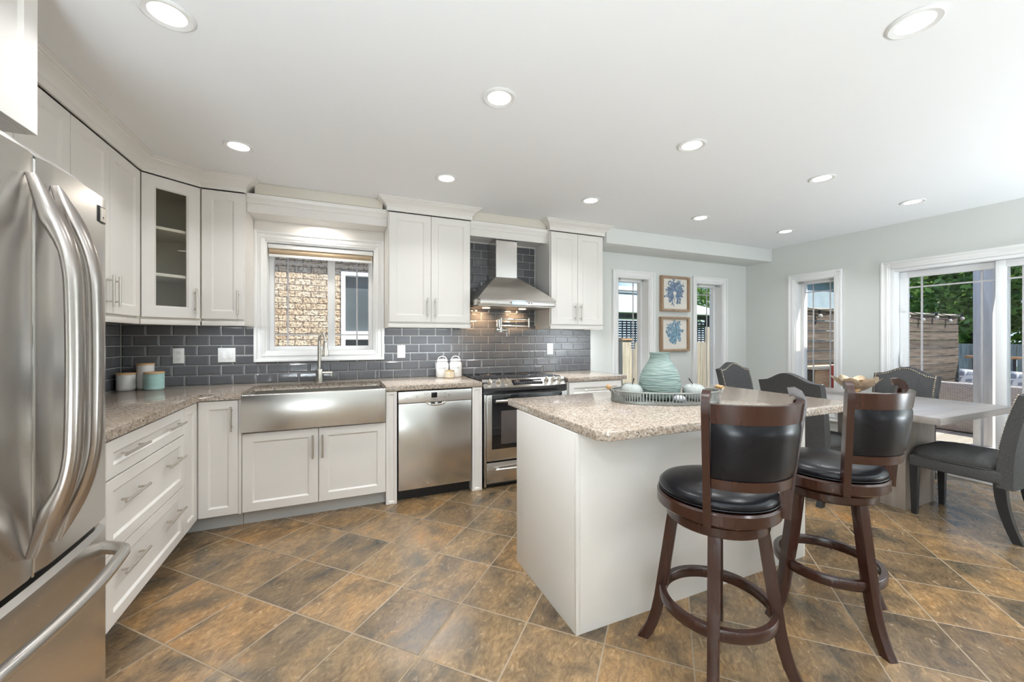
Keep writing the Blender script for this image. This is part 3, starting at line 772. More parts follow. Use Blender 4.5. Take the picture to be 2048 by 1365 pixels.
# valance over the window and shelf over the hood
def valance(x0, x1, label, lamp):
    r = thing('valance', label, 'valance', ((x0 + x1) / 2, 3.6, 2.24), 'white valances between the wall cabinets')
    mb = MB(); mb.box(x0, x1, 3.512, 3.530, 2.236, 2.371, .001, 1); mb.box(x0, x1, 3.530, YB - .013, 2.250, 2.262); mb.box(x0, x1, 3.530, YB - .013, 2.358, 2.371)
    mb.box(x0 + .001, x1 - .001, YB - .0125, YB - .004, 2.168 if lamp else 2.236, 2.2495)
    mb.build('board', M_cab, r)
    mb = MB(); sweep_profile(mb, [(x0, 3.512), (x1, 3.512)], [(0, 2.302), (.006, 2.302), (.009, 2.307), (.006, 2.312), (.010, 2.322), (.022, 2.340), (.026, 2.346), (.028, 2.371), (0, 2.371)])
    mb.build('molding', M_cab, r)
    if lamp:
        mb = MB(); mb.lathe([(.040, .004), (.058, .004), (.058, 0), (.052, -.004), (.040, -.002)], (lamp, 3.66, 2.2498), 28); mb.build('light_trim', M_white, r)
        mb = MB(); mb.lathe([(.001, .002), (.040, .002), (.040, -.001), (.001, -.001)], (lamp, 3.66, 2.2498), 28); mb.build('light_diffuser', M_lampglow, r)
        disc_light('valance_lamp', Vector((lamp, 3.66, 2.240)) - ORG[r.name], 2.2, .07, (1, .93, .84), PI, r)
valance(-.654, .356, 'white moulded valance over the kitchen window with a small recessed light', -.155)
valance(1.077, 1.897, 'white moulded valance over the range hood chimney', None)
# ------------------------------------------------------------------ fridge
f0 = thing('refrigerator', 'stainless french-door fridge with two bowed handles and a bottom freezer drawer', 'refrigerator', (-1.07, 1.38, 0))
FY0, FY1, FM, FE = 1.012, 1.753, 1.383, -.718
MB().box(-1.46, FE - .085, FY0 + .006, FY1 - .004, .012, 1.755, .006).build('body', M_dgrey, f0)
def bow(y): return FE + .018 * (1 - ((y - FM) / .37) ** 2)
def fridge_panel(name, y0, y1, z0, z1, top_cham, bot_lip=0):
    mb = MB(); n = 12; rings = []
    for i in range(n + 1):
        y = y0 + (y1 - y0) * i / n; x = bow(y)
        e = .008 if i in (0, n) else 0
        rings.append([(FE - .080, y, z0), (x - .012 - e, y, z0), (x - e, y, z0 + .010), (x - e, y, z1 - top_cham), (x - top_cham * 1.1 - e, y, z1), (FE - .080, y, z1)])
    return mb.loft(rings, True, True).build(name, M_steel, f0, 25)
dl = fridge_panel('door', FY0, FM - .005, .690, 1.776, .030)
dr = fridge_panel('door', FM + .005, FY1, .690, 1.776, .030)
fd = fridge_panel('freezer_drawer', FY0, FY1, .055, .672, .013)
MB().box(FE - .10, FE - .03, FY0 + .01, FY1 - .01, .672, .690).build('gap_seal', M_black, f0)
MB().box(FE - .075, bow(FM) - .010, FM - .0048, FM + .0048, .690, 1.74).build('center_seal', M_chrome, f0)
MB().box(-1.40, FE - .10, FY0 + .01, FY1 - .01, 0, .055).build('kick_grille', M_black, f0)
def fridge_handle(parent, y):
    """bowed handle whose broad ends run out onto the door"""
    mb = MB(); n = 40; rings = []; xs = bow(y); z0, z1 = .755, 1.690
    for i in range(n + 1):
        t = i / n; z = z0 + (z1 - z0) * t
        e = min(t, 1 - t)
        out = .088 * (1 - max(0, 1 - e / .30) ** 2.2) * (.86 + .14 * math.sin(PI * t)) + .001
        w = .0225 * min(1, (e / .10 + .015)) ** .75       # half breadth across the door
        foot = max(0, 1 - e / .20)                        # how far the section reaches back to the door
        th = .017 + .055 * foot ** 1.3
        th = min(th, out * .55 + .002)
        xc = xs + out - th * (0 if e > .2 else 0)
        ring = []
        for k in range(16):
            a = 2 * PI * k / 16
            ca, sa = math.cos(a), math.sin(a)
            dx = (.018 if ca > 0 else th) * ca
            ring.append((max(xs - .004, xc + dx), y + w * sa, z))
        rings.append(ring)
    return mb.loft(rings, True, True).build('handle', M_handle, parent, 60)
fridge_handle(dl, FM - .045); fridge_handle(dr, FM + .045)
mb = MB(); pts = []
zb_ = .602
for i in range(31):
    t = i / 30; y = FY0 + .045 + (FY1 - FY0 - .075) * t; e = min(t, 1 - t)
    out = .066 * (1 - max(0, 1 - e / .10) ** 2) + .016 * math.sin(PI * t)
    pts.append((bow(y) + out - .004, y, zb_))
mb.tube(pts, [.017 if 2 < i < 28 else .020 for i in range(31)], 14, up=(0, 0, 1)); mb.build('handle', M_steel, fd, 60)
mb = MB(); xb = bow(1.694); mb.box(xb - .004, xb + .004, 1.669, 1.715, 1.660, 1.712, .002, mi=0); mb.box(xb + .003, xb + .0050, 1.681, 1.714, 1.664, 1.708, mi=1); mb.box(xb + .0048, xb + .0058, 1.687, 1.691, 1.674, 1.700, mi=2); mb.box(xb + .0048, xb + .0058, 1.693, 1.698, 1.674, 1.680, mi=0)
mb.build('badge', [M_black, M_nickel, M_white], dr)

# ------------------------------------------------------------------ dishwasher
d0 = thing('dishwasher', 'stainless dishwasher with a light control strip between two white pillars', 'dishwasher', (.70, 3.48, 0))
MB().box(.402, .998, FY + .03, YB - .02, .092, .868).build('body', M_black, d0)
MB().box(.404, .996, FY + .07, YB - .03, 0, .092).build('toe_kick', M_black, d0)
MB().box(.4045, .9955, FY - .004, FY + .029, .094, .772, .005).build('door_panel', M_steelz, d0)
M_strip = mat('light_steel_strip', (.74, .72, .69), .33, .85, noise=(40, .03))
cp = MB().box(.4035, .9965, FY - .006, FY + .029, .775, .866, .004).build('control_panel', M_strip, d0)
mb = MB()                                              # scooped pocket grip under the strip
v = []; f = []
for i in range(17):
    a = PI * i / 16; x = .70 - .085 * math.cos(a); z = .776 - .034 * math.sin(a)
    v += [(x, FY - .0065, z), (.70 - .076 * math.cos(a), FY - .0085, .776 - .026 * math.sin(a)), (.70 - .068 * math.cos(a), FY - .0045, .776 - .018 * math.sin(a))]
for i in range(16):
    for k in range(2): f.append((i * 3 + k, i * 3 + k + 1, i * 3 + k + 4, i * 3 + k + 3))
mb._add(v, f); mb.build('grip_rim', M_chrome, d0)
for px_ in (.655, .711): MB().box(px_, px_ + .034, FY - .0052, FY - .0038, .757, .774, .002).build('pocket', M_dgrey, d0)
dp = MB().box(.660, .706, FY - .0085, FY - .005, .808, .850, .001).build('display', M_bglass, cp)
M_mark = mat('grey_print', (.22, .22, .23), .5, noise=(40, .1))
for x, z, r in ((.548, .823, .0085), (.772, .840, .006), (.772, .808, .006), (.806, .823, .0085)):
    MB().tube([(x + r * math.cos(2 * PI * k / 16), FY - .0068, z + r * math.sin(2 * PI * k / 16)) for k in range(16)], .0012, 5, True).build('button', M_mark, cp)
for z in (.842, .812):
    for x0 in (.607, .735): frame_boxes(MB(), x0, x0 + .022, z - .007, z + .007, .0012, FY - .0066, FY - .006, 0).build('key_outline', M_mark, cp)
    for x0 in (.632, .718): MB().box(x0, x0 + .013, FY - .0066, FY - .006, z - .001, z + .001).build('printed_marking', M_mark, cp)
MB().box(.455, .482, FY - .0066, FY - .006, .817, .819).build('printed_marking', M_mark, cp)
TT = Matrix.Translation((.692, FY - .0064, .794)) @ Matrix.Rotation(R(90), 4, 'X')
text_obj('lettering', 'BOSCH', .0125, TT, M_mark, cp)
mb = MB(); mb.tube([(.661 + .0048 * math.cos(2 * PI * k / 14), FY - .0066, .794 + .0048 * math.sin(2 * PI * k / 14)) for k in range(14)], .0009, 5, True); mb.build('emblem', M_mark, cp)

# ------------------------------------------------------------------ range
g0 = thing('range', 'slide-in electric range with a black glass cooktop and steel front', 'range', (1.51, 3.46, 0))
X0, X1 = 1.108, 1.918
MB().box(X0, X1, FY + .03, YB - .03, .02, .905).build('body', M_dgrey, g0)
mb = MB(); mb.box(X0 - .008, X1 + .010, FY + .065, YB - .016, .917, .926, .003); ct_ = mb.build('cooktop', M_bglass, g0)
for x, y, r in ((1.31, 3.40, .09), (1.70, 3.40, .075), (1.31, 3.64, .075), (1.70, 3.64, .10)):
    MB().tube([(x + r * math.cos(2 * PI * k / 40), y + r * math.sin(2 * PI * k / 40), .9262) for k in range(40)], .0009, 4, True).build('burner_ring', M_dgrey, ct_)
def gb(x): return .050 * (1 - ((x - 1.513) / .405) ** 2)     # bowed front
mb = MB(); rings = []
for i in range(25):
    x = X0 + (X1 - X0) * i / 24; y = FY + .006 - gb(x)
    rings.append([(x, FY + .066, .922), (x, FY + .060, .9265), (x, y + .012, .873), (x, y, .866), (x, y, .858), (x, FY + .066, .858)])
cp = mb.loft(rings, True, True).build('control_panel', M_steelx, g0, 30)
mb = MB(); rings = []
for i in range(25):
    x = X0 + (X1 - X0) * i / 24; y = FY + .010 - gb(x) * .9
    rings.append([(x, FY + .066, .857), (x, y, .857), (x, y + .004, .835), (x, FY + .020, .808), (x, FY + .066, .808)])
mb.loft(rings, True, True).build('front_apron', M_dgrey, g0, 30)
def panel_T(x):                      # a frame lying on the sloping panel: local z off the panel
    yt, zt, yb, zb = FY + .060, .9265, FY + .018 - gb(x), .873
    d = Vector((0, yb - yt, zb - zt)).normalized(); n = Vector((0, d.z, -d.y))
    if n.z < 0: n = -n
    c = Vector((x, (yt + yb) / 2, (zt + zb) / 2))
    Mx = Matrix.Identity(4); X = Vector((1, 0, 0)); Y = -d
    for i in range(3): Mx[i][0], Mx[i][1], Mx[i][2], Mx[i][3] = X[i], Y[i], n[i], c[i]
    return Mx
for x in (1.168, 1.248, 1.322, 1.715, 1.790, 1.866):
    k = MB(panel_T(x)); k.lathe([(.001, 0), (.023, 0), (.023, .004), (.019, .010), (.017, .022), (.001, .024)], (0, 0, .001), 22)
    k.box(-.006, .006, -.020, .020, .018, .036, .004); k.build('knob', M_nickel, cp)
T = panel_T(1.52)
dp = MB(T).box(-.145, .145, -.034, .026, .0022, .0046, .001).build('display', M_bglass, cp)
mb = MB(T)
for i in range(12):
    for j in (-.022, -.010, .002):
        if abs(i - 5.5) < 3 and j > -.005: continue
        mb.box(-.128 + i * .022, -.119 + i * .022, j, j + .004, .0046, .0050)
mb.build('keypad_print', M_mark, dp)
od = MB().box(X0 + .022, X1 - .012, FY - .010, FY + .028, .235, .800, .006).build('oven_door', M_steelx, g0)
mb = MB(); mb.box(X0 + .067, X1 - .057, FY - .0135, FY - .009, .335, .798, .003); mb.build('glass_panel', M_bglass, od)
mb = MB(); mb.box(X0 + .15, X1 - .14, FY - .0150, FY - .0132, .375, .660, .002); mb.build('oven_window', mat('oven_window_glass', (.10, .085, .08), .06, noise=(3, .1)), od)
for xa in (X0, X1 - .020): MB().box(xa, xa + .020, FY - .004, FY + .028, .02, .803, .003).build('side_trim', M_steelz, g0)
mb = MB()
for k in range(5): mb.box(X0 + .032, X0 + .056, FY - .0125, FY - .009, .725 + k * .014, .731 + k * .014, .001)
mb.build('vent_slots', M_chrome, od)
def range_handle(parent, z, x0, x1):
    mb = MB(); mb.tube([(x0 + (x1 - x0) * i / 12, FY - .058 - .012 * math.sin(PI * i / 12), z) for i in range(13)], .0125, 14, up=(0, 0, 1))
    for x in (x0 + .03, x1 - .03): mb.box(x - .012, x + .012, FY - .056, FY - .011, z - .009, z + .009, .003)
    mb.build('handle', M_steelx, parent, 60)
range_handle(od, .752, X0 + .085, X1 - .075)
dw = MB().box(X0 + .022, X1 - .012, FY - .010, FY + .028, .045, .222, .006).build('storage_drawer', M_steelx, g0)
range_handle(dw, .172, X0 + .085, X1 - .075)
mb = MB(); mb.box(X0 + .045, X0 + .125, FY - .0108, FY - .0098, .062, .066); mb.build('markings', M_mark, dw)
MB().box(X0 + .03, X1 - .03, FY + .05, YB - .06, 0, .02).build('foot_base', M_black, g0)

# ------------------------------------------------------------------ range hood
h0 = thing('range_hood', 'stainless pyramid chimney range hood over the cooktop', 'range hood', (1.48, 3.55, 1.575))
MB().box(1.362, 1.584, 3.552, YB - .013, 1.870, 2.249, .002, 1).build('chimney', M_steelz, h0)
cxa, cxb, cya = 1.094, 1.886, 3.292
top = [(1.358, 3.548), (1.588, 3.548), (1.588, YB - .014), (1.358, YB - .014)]
bot = [(cxa, cya), (cxb, cya), (cxb, YB - .014), (cxa, YB - .014)]
mb = MB(); rings = []
for k in range(9):
    t = k / 8; q = t ** 1.12
    rings.append([(a[0] + (b[0] - a[0]) * q, a[1] + (b[1] - a[1]) * q, 1.632 + (1.874 - 1.632) * t) for a, b in zip(bot, top)])
mb.loft(rings); mb.build('canopy', M_steelx, h0, 20)
lip = MB().prism([(cxa + .028, cya), (cxb - .028, cya), (cxb, cya + .028), (cxb, YB - .014), (cxa, YB - .014), (cxa, cya + .028)], 1.582, 1.632, .0015, 1).build('lip', M_steelx, h0)
M_under = mat('hood_filter_mesh', (.45, .43, .40), .35, 1, noise=(90, .15))
MB().box(cxa + .012, cxb - .012, cya + .012, YB - .02, 1.574, 1.5815).build('filter', M_under, h0)
M_disp = mat('blue_lit_display', (.1, .3, .6), .3, noise=(20, .1), emit=((.45, .68, 1), .9))
dsp = MB().box(1.424, 1.560, cya - .0025, cya + .001, 1.592, 1.622, .001).build('display', M_disp, lip)
for x in (1.408, 1.590, 1.618): MB().cyl((x, cya - .003, 1.607), (x, cya + .001, 1.607), .006, 10).build('button', M_dgrey, lip)
M_digit = mat('display_digits', (.95, .98, 1), .4, noise=(9, 0), emit=((.9, .96, 1), 1.5))
mb = MB()
for x in (1.440, 1.452, 1.47, 1.482, 1.50, 1.512, 1.53, 1.542): mb.box(x, x + .007, cya - .0031, cya - .0024, 1.600, 1.614)
mb.build('digits', M_digit, dsp)
for x in (1.262, 1.640):
    l_ = MB().lathe([(.001, 0), (.034, 0), (.036, .003), (.036, .005), (.001, .005)], (x, 3.55, 1.569), 24).build('hood_light', mat('warm_hood_diffuser', (1, .9, .75), .4, noise=(4, 0), emit=((1, .78, .5), 7)), h0)
    d = bpy.data.lights.new('hood_lamp', 'SPOT'); d.energy = 8; d.color = (1, .62, .32); d.spot_size = R(125); d.spot_blend = .8; d.shadow_soft_size = .03
    o = bpy.data.objects.new('hood_lamp', d); C.objects.link(o); o.parent = h0; o.location = Vector((x, 3.64, 1.562)) - ORG[h0.name]; o.rotation_euler = (R(38), 0, 0)
# pot filler
p0 = thing('pot_filler', 'chrome folding pot filler tap on the tiles above the cooktop', 'tap', (1.49, 3.74, 1.38))
mb = MB(); wy = YB - .0108; mb.cyl((1.485, wy + .0005, 1.375), (1.485, wy - .008, 1.375), .030, 22); mb.cyl((1.485, wy - .008, 1.375), (1.485, wy - .055, 1.375), .014, 14); mb.build('wall_flange', M_chrome, p0)
mb = MB(); mb.cyl((1.485, wy - .05, 1.345), (1.485, wy - .05, 1.488), .012, 14); mb.tube([(1.485, wy - .05, 1.478), (1.80, wy - .045, 1.478)], .009, 12); mb.cyl((1.80, wy - .045, 1.400), (1.80, wy - .045, 1.492), .013, 14); mb.build('upper_arm', M_chrome, p0)
mb = MB(); mb.tube([(1.80, wy - .045, 1.412), (1.462, wy - .075, 1.412)], .009, 12); mb.cyl((1.455, wy - .075, 1.40), (1.455, wy - .075, 1.475), .012, 14); mb.tube([(1.455, wy - .075, 1.47), (1.435, wy - .085, 1.478), (1.425, wy - .09, 1.46), (1.425, wy - .09, 1.40)], .009, 10); mb.build('lower_arm', M_chrome, p0)
mb = MB(); mb.cyl((1.50, wy - .062, 1.366), (1.545, wy - .07, 1.366), .017, 14); mb.tube([(1.538, wy - .07, 1.36), (1.54, wy - .072, 1.30)], [.007, .005], 10); mb.build('lever', M_chrome, p0)

# ------------------------------------------------------------------ outlets and switch
def outlet(x0, x1, z0, z1, label):
    r = thing('wall_outlet', label, 'outlet', ((x0 + x1) / 2, YB - .012, z0)); y = YB - .0107
    p = MB().box(x0, x1, y - .006, y, z0, z1, .002).build('cover_plate', M_white, r)
    xc, zc = (x0 + x1) / 2, (z0 + z1) / 2
    for s in (-1, 1):
        mb = MB(); mb.box(xc - .017, xc + .017, y - .0075, y - .005, zc + s * .024 - .016, zc + s * .024 + .016, .003, mi=0)
        for dx in (-.007, .007): mb.box(xc + dx - .0012, xc + dx + .0012, y - .0082, y - .0070, zc + s * .024 - .001, zc + s * .024 + .008, mi=1)
        mb.box(xc - .002, xc + .002, y - .0082, y - .0070, zc + s * .024 - .010, zc + s * .024 - .006, mi=1)
        mb.build('socket', [M_white, M_dgrey], p)
outlet(-1.178, -1.108, 1.093, 1.209, 'white outlet on the tiles above the bamboo-lidded canisters')
outlet(.472, .543, 1.102, 1.220, 'white outlet on the tiles right of the kitchen window')
outlet(2.04, 2.112, 1.109, 1.226, 'white outlet on the tiles right of the range')
r = thing('light_switch', 'white double rocker switch on the tiles left of the kitchen window', 'switch', (-.837, YB - .012, 1.097)); y = YB - .0107
p = MB().box(-.895, -.779, y - .006, y, 1.095, 1.208, .002).build('cover_plate', M_white, r)
for x in (-.860, -.814): MB().box(x - .0165, x + .0165, y - .0095, y - .005, 1.119, 1.184, .003).build('rocker', M_white, p)

# ------------------------------------------------------------------ counter things
def canister(x, y, r_, h, m, label, rib=None):
    t = thing('canister', label, 'canister', (x, y, CT + .0005), 'bamboo-lidded canisters in the corner')
    prof = [(.001, 0), (r_ * .90, 0), (r_ * .98, .006), (r_, .016)]
    n = 40
    for k in range(n + 1):
        z = .016 + (h - .030) * k / n; prof.append((r_ + (.0016 * math.sin(k * 2.1) if rib else 0), z))
    prof += [(r_ - .004, h - .012), (.001, h - .012)]
    MB().lathe(prof, (x, y, CT + .0005), 40).build('jar', m, t, 50 if not rib else 20)
    MB().lathe([(.001, h - .012), (r_ + .001, h - .012), (r_ + .001, h - .001), (r_ - .002, h), (.001, h)], (x, y, CT + .0005), 40).build('lid', M_bamboo, t)
M_teal = mat('pale_teal_ceramic', (.44, .63, .605), .4, noise=(14, .06))
canister(-1.408, 3.666, .052, .123, M_ceramic, 'short white canister with a bamboo lid, beside the fridge')
canister(-1.322, 3.727, .050, .186, M_ceramic, 'tall white canister with a bamboo lid behind the teal one')
canister(-1.243, 3.640, .058, .128, M_teal, 'pale teal textured canister with a bamboo lid', True)
M_ink = mat('grey_lettering', (.25, .24, .23), .6, noise=(40, .1))
def sugar_jar(x, y, word, label):
    t = thing('storage_jar', label, 'jar', (x, y, CT + .0005), 'lettered jars left of the range'); r_ = .060
    MB().lathe([(.001, 0), (.054, 0), (r_, .010), (r_, .118), (.056, .134), (.048, .144), (.047, .152), (.001, .152)], (x, y, CT + .0005), 40).build('body', M_ceramic, t)
    l = MB().lathe([(.001, .152), (.053, .152), (.054, .158), (.048, .166), (.02, .172), (.001, .173)], (x, y, CT + .0005), 36).build('lid', M_ceramic, t)
    c, s_ = math.cos(R(-12)), math.sin(R(-12))
    MB().tube([(x + .040 * math.cos(PI * k / 12) * c, y + .040 * math.cos(PI * k / 12) * s_, CT + .163 + .034 * math.sin(PI * k / 12)) for k in range(13)], .0042, 8).build('handle', M_ceramic, l)
    a = R(-12); T = Matrix.Translation((x, y, CT + .088)) @ Matrix.Rotation(a, 4, 'Z') @ Matrix.Rotation(R(90), 4, 'X') @ Matrix.Translation((0, 0, r_))
    text_obj('lettering', word, .020, T, M_ink, t, wrap=r_)
sugar_jar(.876, 3.705, 'SUGAR', 'white lidded jar lettered SUGAR on the counter, left of its twin')
sugar_jar(1.005, 3.705, 'COFFEE', 'white lidded jar lettered COFFEE on the counter, nearest the range')
t = thing('votive_cup', 'small patterned cup with a gold rim in front of the lettered jars', 'cup', (.925, 3.62, CT + .0005))
M_dots = bpy.data.materials.new('gold_dotted_ceramic'); M_dots.use_nodes = True; q = M_dots.node_tree; bsd = q.nodes['Principled BSDF']
c_ = N(q, 'ShaderNodeTexCoord'); vo = N(q, 'ShaderNodeTexVoronoi'); vo.inputs['Scale'].default_value = 95; vo.inputs['Randomness'].default_value = .15
q.links.new(c_.outputs['Object'], vo.inputs['Vector']); rp = N(q, 'ShaderNodeValToRGB'); q.links.new(vo.outputs['Distance'], rp.inputs[0])
rp.color_ramp.elements[0].position = .34; rp.color_ramp.elements[0].color = (.85, .84, .82, 1); rp.color_ramp.elements[1].position = .42; rp.color_ramp.elements[1].color = (.60, .47, .28, 1)
q.links.new(rp.outputs[0], bsd.inputs['Base Color']); bsd.inputs['Roughness'].default_value = .3
MB().lathe([(.001, 0), (.040, 0), (.044, .004), (.046, .066), (.043, .066), (.041, .006), (.001, .006)], (.925, 3.62, CT + .0005), 36).build('cup', M_dots, t)
M_gold = mat('soft_gold', (.80, .60, .30), .3, .9, noise=(30, .05))
MB().lathe([(.0425, .064), (.0468, .064), (.0470, .069), (.0425, .069), (.0425, .064)], (.925, 3.62, CT + .0005), 36).build('rim', M_gold, t)
# ------------------------------------------------------------------ recessed ceiling lights
t = thing('recessed_light', 'x', 'ceiling light', (0, 0, 0))
mb = MB(); mb.lathe([(.054, -.001), (.082, -.001), (.082, -.004), (.074, -.008), (.056, -.004), (.054, -.001)], (0, 0, 0), 36); mb.build('trim_ring', M_white, t)
mb = MB(); mb.lathe([(.001, -.001), (.055, -.001), (.055, -.004), (.001, -.005)], (0, 0, 0), 36); mb.build('diffuser', M_lampglow, t)
names = {(-.575, 1.795): 'recessed ceiling light high over the left wall cabinets, nearest the fridge', (-.575, 2.865): 'recessed ceiling light in front of the glass-door corner cabinet',
         (.702, 1.785): 'recessed ceiling light over the open floor between sink and island', (.702, 2.84): 'recessed ceiling light in front of the cabinet between window and hood',
         (1.945, .752): 'large recessed ceiling light at the top right corner, over the bar stools', (1.945, 1.765): 'recessed ceiling light above the tray on the island', (1.94, 2.815): 'recessed ceiling light in front of the cabinet right of the hood',
         (3.22, 1.755): 'recessed ceiling light over the left side of the dining table', (3.20, 2.80): 'recessed ceiling light in front of the framed coral prints',
         (4.49, 1.752): 'recessed ceiling light nearest the patio door', (4.463, 2.79): 'recessed ceiling light nearest the far dining corner'}
for i, ((x, y), lab) in enumerate(names.items()):
    o = t if i == 0 else copy_tree(t)
    o['label'] = lab; o['group'] = 'recessed ceiling lights'; o.location = (x, y, ZC)
    disc_light('recessed_lamp', (0, 0, -.012), LAMP_W * (.12 if y > 2.5 else (.65 if x > 3 else 1)), .11, spread=R(125), parent=o)

# ------------------------------------------------------------------ kitchen island
I = thing('kitchen_island', 'white kitchen island cabinet with plain panelled sides', 'island', (1.72, 1.78, 0))
MB().box(.942, 2.498, 1.470, 2.085, 0, CB - .002).build('body', M_cab, I)
MB().box(.930, .9418, 1.474, 2.090, 0, CB - .002, .0015).build('end_panel', M_cab, I)
MB().box(2.4982, 2.510, 1.474, 2.090, 0, CB - .002, .0015).build('end_panel', M_cab, I)
MB().box(.952, 2.488, 1.4585, 1.4698, 0, CB - .002, .001).build('front_panel', M_cab, I)
MB().box(.930, .9515, 1.4575, 1.4735, 0, CB - .002, .001).build('corner_strip', M_cab, I)
MB().box(2.4885, 2.510, 1.4575, 1.4735, 0, CB - .002, .001).build('corner_strip', M_cab, I)
for x in (.955, 1.475, 1.995): MB().shaker(.50, .70, T=TR(x + .50, 2.107, .13, PI)).build('door', M_cab, I)
tag(MB().prism([(.936, 1.322), (.974, 1.284), (2.680, 1.284), (2.722, 1.326), (2.722, 2.24), (.936, 2.24)], CB, CT, .005, 3).build('countertop', M_quartz), 'speckled beige quartz top of the island with clipped corners', 'countertop')

# ------------------------------------------------------------------ tray and its things
IT = CT + .0005
tr = thing('oval_tray', 'oval slatted metal tray with wooden handles on the island', 'tray', (0, 0, 0))
M_zinc = mat('zinc_grey_metal', (.31, .32, .305), .42, .75, noise=(30, .12))
A_, B_ = .312, .172
def el(a, k=1, z=0): return (A_ * k * math.cos(a), B_ * k * math.sin(a), z)
mb = MB(); mb.lathe([(.001, 0), (.985, 0), (1.0, .001), (1.0, .007), (.985, .008), (.001, .006)], (0, 0, 0), 72, sx=A_, sy=B_); mb.build('base', M_zinc, tr)
mb = MB(); mb.lathe([(.988, .004), (1.006, .004), (1.006, .016), (.988, .016), (.988, .004)], (0, 0, 0), 72, sx=A_, sy=B_)
mb.tube([el(2 * PI * k / 72, 1.0, .066) for k in range(72)], .0042, 8, True)
for k in range(108):
    a = 2 * PI * k / 108; c = el(a, .997, 0); tx, ty = -A_ * math.sin(a), B_ * math.cos(a); q = math.hypot(tx, ty); tx, ty = tx / q * .0026, ty / q * .0026
    mb._add([(c[0] - tx, c[1] - ty, .012), (c[0] + tx, c[1] + ty, .012), (c[0] + tx, c[1] + ty, .064), (c[0] - tx, c[1] - ty, .064),
             (c[0] * .992 - tx, c[1] * .992 - ty, .012), (c[0] * .992 + tx, c[1] * .992 + ty, .012), (c[0] * .992 + tx, c[1] * .992 + ty, .064), (c[0] * .992 - tx, c[1] * .992 - ty, .064)],
            [(0, 1, 2, 3), (7, 6, 5, 4), (0, 4, 5, 1), (1, 5, 6, 2), (2, 6, 7, 3), (3, 7, 4, 0)])
mb.build('slatted_rim', M_zinc, tr)
M_knobw = wood_mat('light_turned_wood', (.42, .24, .10), (.60, .38, .18), 1, .5, 30)
for s in (-1, 1):
    h = MB().tube([(s * .305, -.052, .050), (s * .318, -.05, .070), (s * .326, -.034, .080), (s * .328, 0, .081), (s * .326, .034, .080), (s * .318, .05, .070), (s * .305, .052, .050)], .0045, 8).build('handle', M_zinc, tr)
    mb = MB(); mb.tube([(s * .327, -.036, .081), (s * .3275, -.024, .081), (s * .328, 0, .081), (s * .3275, .024, .081), (s * .327, .036, .081)], [.010, .0135, .012, .0135, .010], 12); mb.build('grip', M_knobw, h)
TX, TY = 1.752, 1.790; TA = R(-23.3)
place(tr, (TX, TY, IT), TA)
def on_tray(u, v): return (TX + u * math.cos(TA) - v * math.sin(TA), TY + u * math.sin(TA) + v * math.cos(TA), IT + .0085)
# vase
M_vase = bpy.data.materials.new('sage_teal_ribbed_glaze'); M_vase.use_nodes = True; q = M_vase.node_tree; bsd = q.nodes['Principled BSDF']
c_ = N(q, 'ShaderNodeTexCoord'); mp_ = N(q, 'ShaderNodeMapping'); mp_.inputs['Scale'].default_value = (7, 7, 62); q.links.new(c_.outputs['Object'], mp_.inputs[0])
nn = N(q, 'ShaderNodeTexNoise'); nn.inputs['Scale'].default_value = 1.6; nn.inputs['Detail'].default_value = 2; q.links.new(mp_.outputs[0], nn.inputs['Vector'])
rp = N(q, 'ShaderNodeValToRGB'); q.links.new(nn.outputs[0], rp.inputs[0]); rp.color_ramp.elements[0].position = .3; rp.color_ramp.elements[1].position = .7
rp.color_ramp.elements[0].color = (.155, .225, .205, 1); rp.color_ramp.elements[1].color = (.27, .345, .315, 1)
q.links.new(rp.outputs[0], bsd.inputs['Base Color']); bsd.inputs['Roughness'].default_value = .55
bp = N(q, 'ShaderNodeBump'); bp.inputs['Strength'].default_value = .9; bp.inputs['Distance'].default_value = .012; q.links.new(nn.outputs[0], bp.inputs['Height']); q.links.new(bp.outputs[0], bsd.inputs['Normal'])
vx, vy, vz = on_tray(-.015, .035)
mb = MB(); mb.lathe([(.001, 0), (.082, 0), (.100, .012), (.116, .05), (.120, .085), (.114, .13), (.098, .172), (.078, .205), (.064, .228), (.057, .246), (.056, .262), (.060, .276), (.056, .277), (.051, .262), (.052, .24), (.09, .16), (.1, .08), (.07, .02), (.001, .015)], (vx, vy, vz), 56)
tag(mb.build('vase', M_vase, smooth=70), 'sage teal ribbed vase standing in the oval tray', 'vase')
M_apple = mat('speckled_pale_glaze', (.36, .385, .365), .12, noise=(160, .10), coat=.5)
def apple(u, v, r_, label, lean):
    x, y, z = on_tray(u, v)
    t = thing('ceramic_apple', label, 'ornament', (x, y, z), 'ceramic apples on the tray')
    prof = []
    for k in range(27):
        a = PI * k / 26; rr = r_ * (max(0.0, math.sin(a)) ** .82) * (1 + .06 * math.cos(a) * -1 * .5); zz = -r_ * .80 * math.cos(a)
        dip = .22 * r_ * math.exp(-(rr / (.28 * r_)) ** 2)
        zz += dip if a < PI / 2 else -dip
        prof.append((max(rr, .0008), zz))
    lo = min(p[1] for p in prof); prof = [(a, b - lo) for a, b in prof]
    MB().lathe(prof, (x, y, z), 36).build('fruit', M_apple, t, 70)
    tz = z + prof[-1][1]
    MB().tube([(x, y, tz - .004), (x + lean[0] * .4, y + lean[1] * .4, tz + .016), (x + lean[0], y + lean[1], tz + .042)], [.003, .0028, .004], 8).build('stem', M_chairleg, t)
apple(-.196, -.012, .064, 'pale glazed ceramic apple on the tray left of the vase', (.012, -.004))
apple(.168, -.015, .064, 'pale glazed ceramic apple on the tray right of the vase', (-.032, .008))
x, y, z = on_tray(.045, -.105)
mb = MB(); rings = []
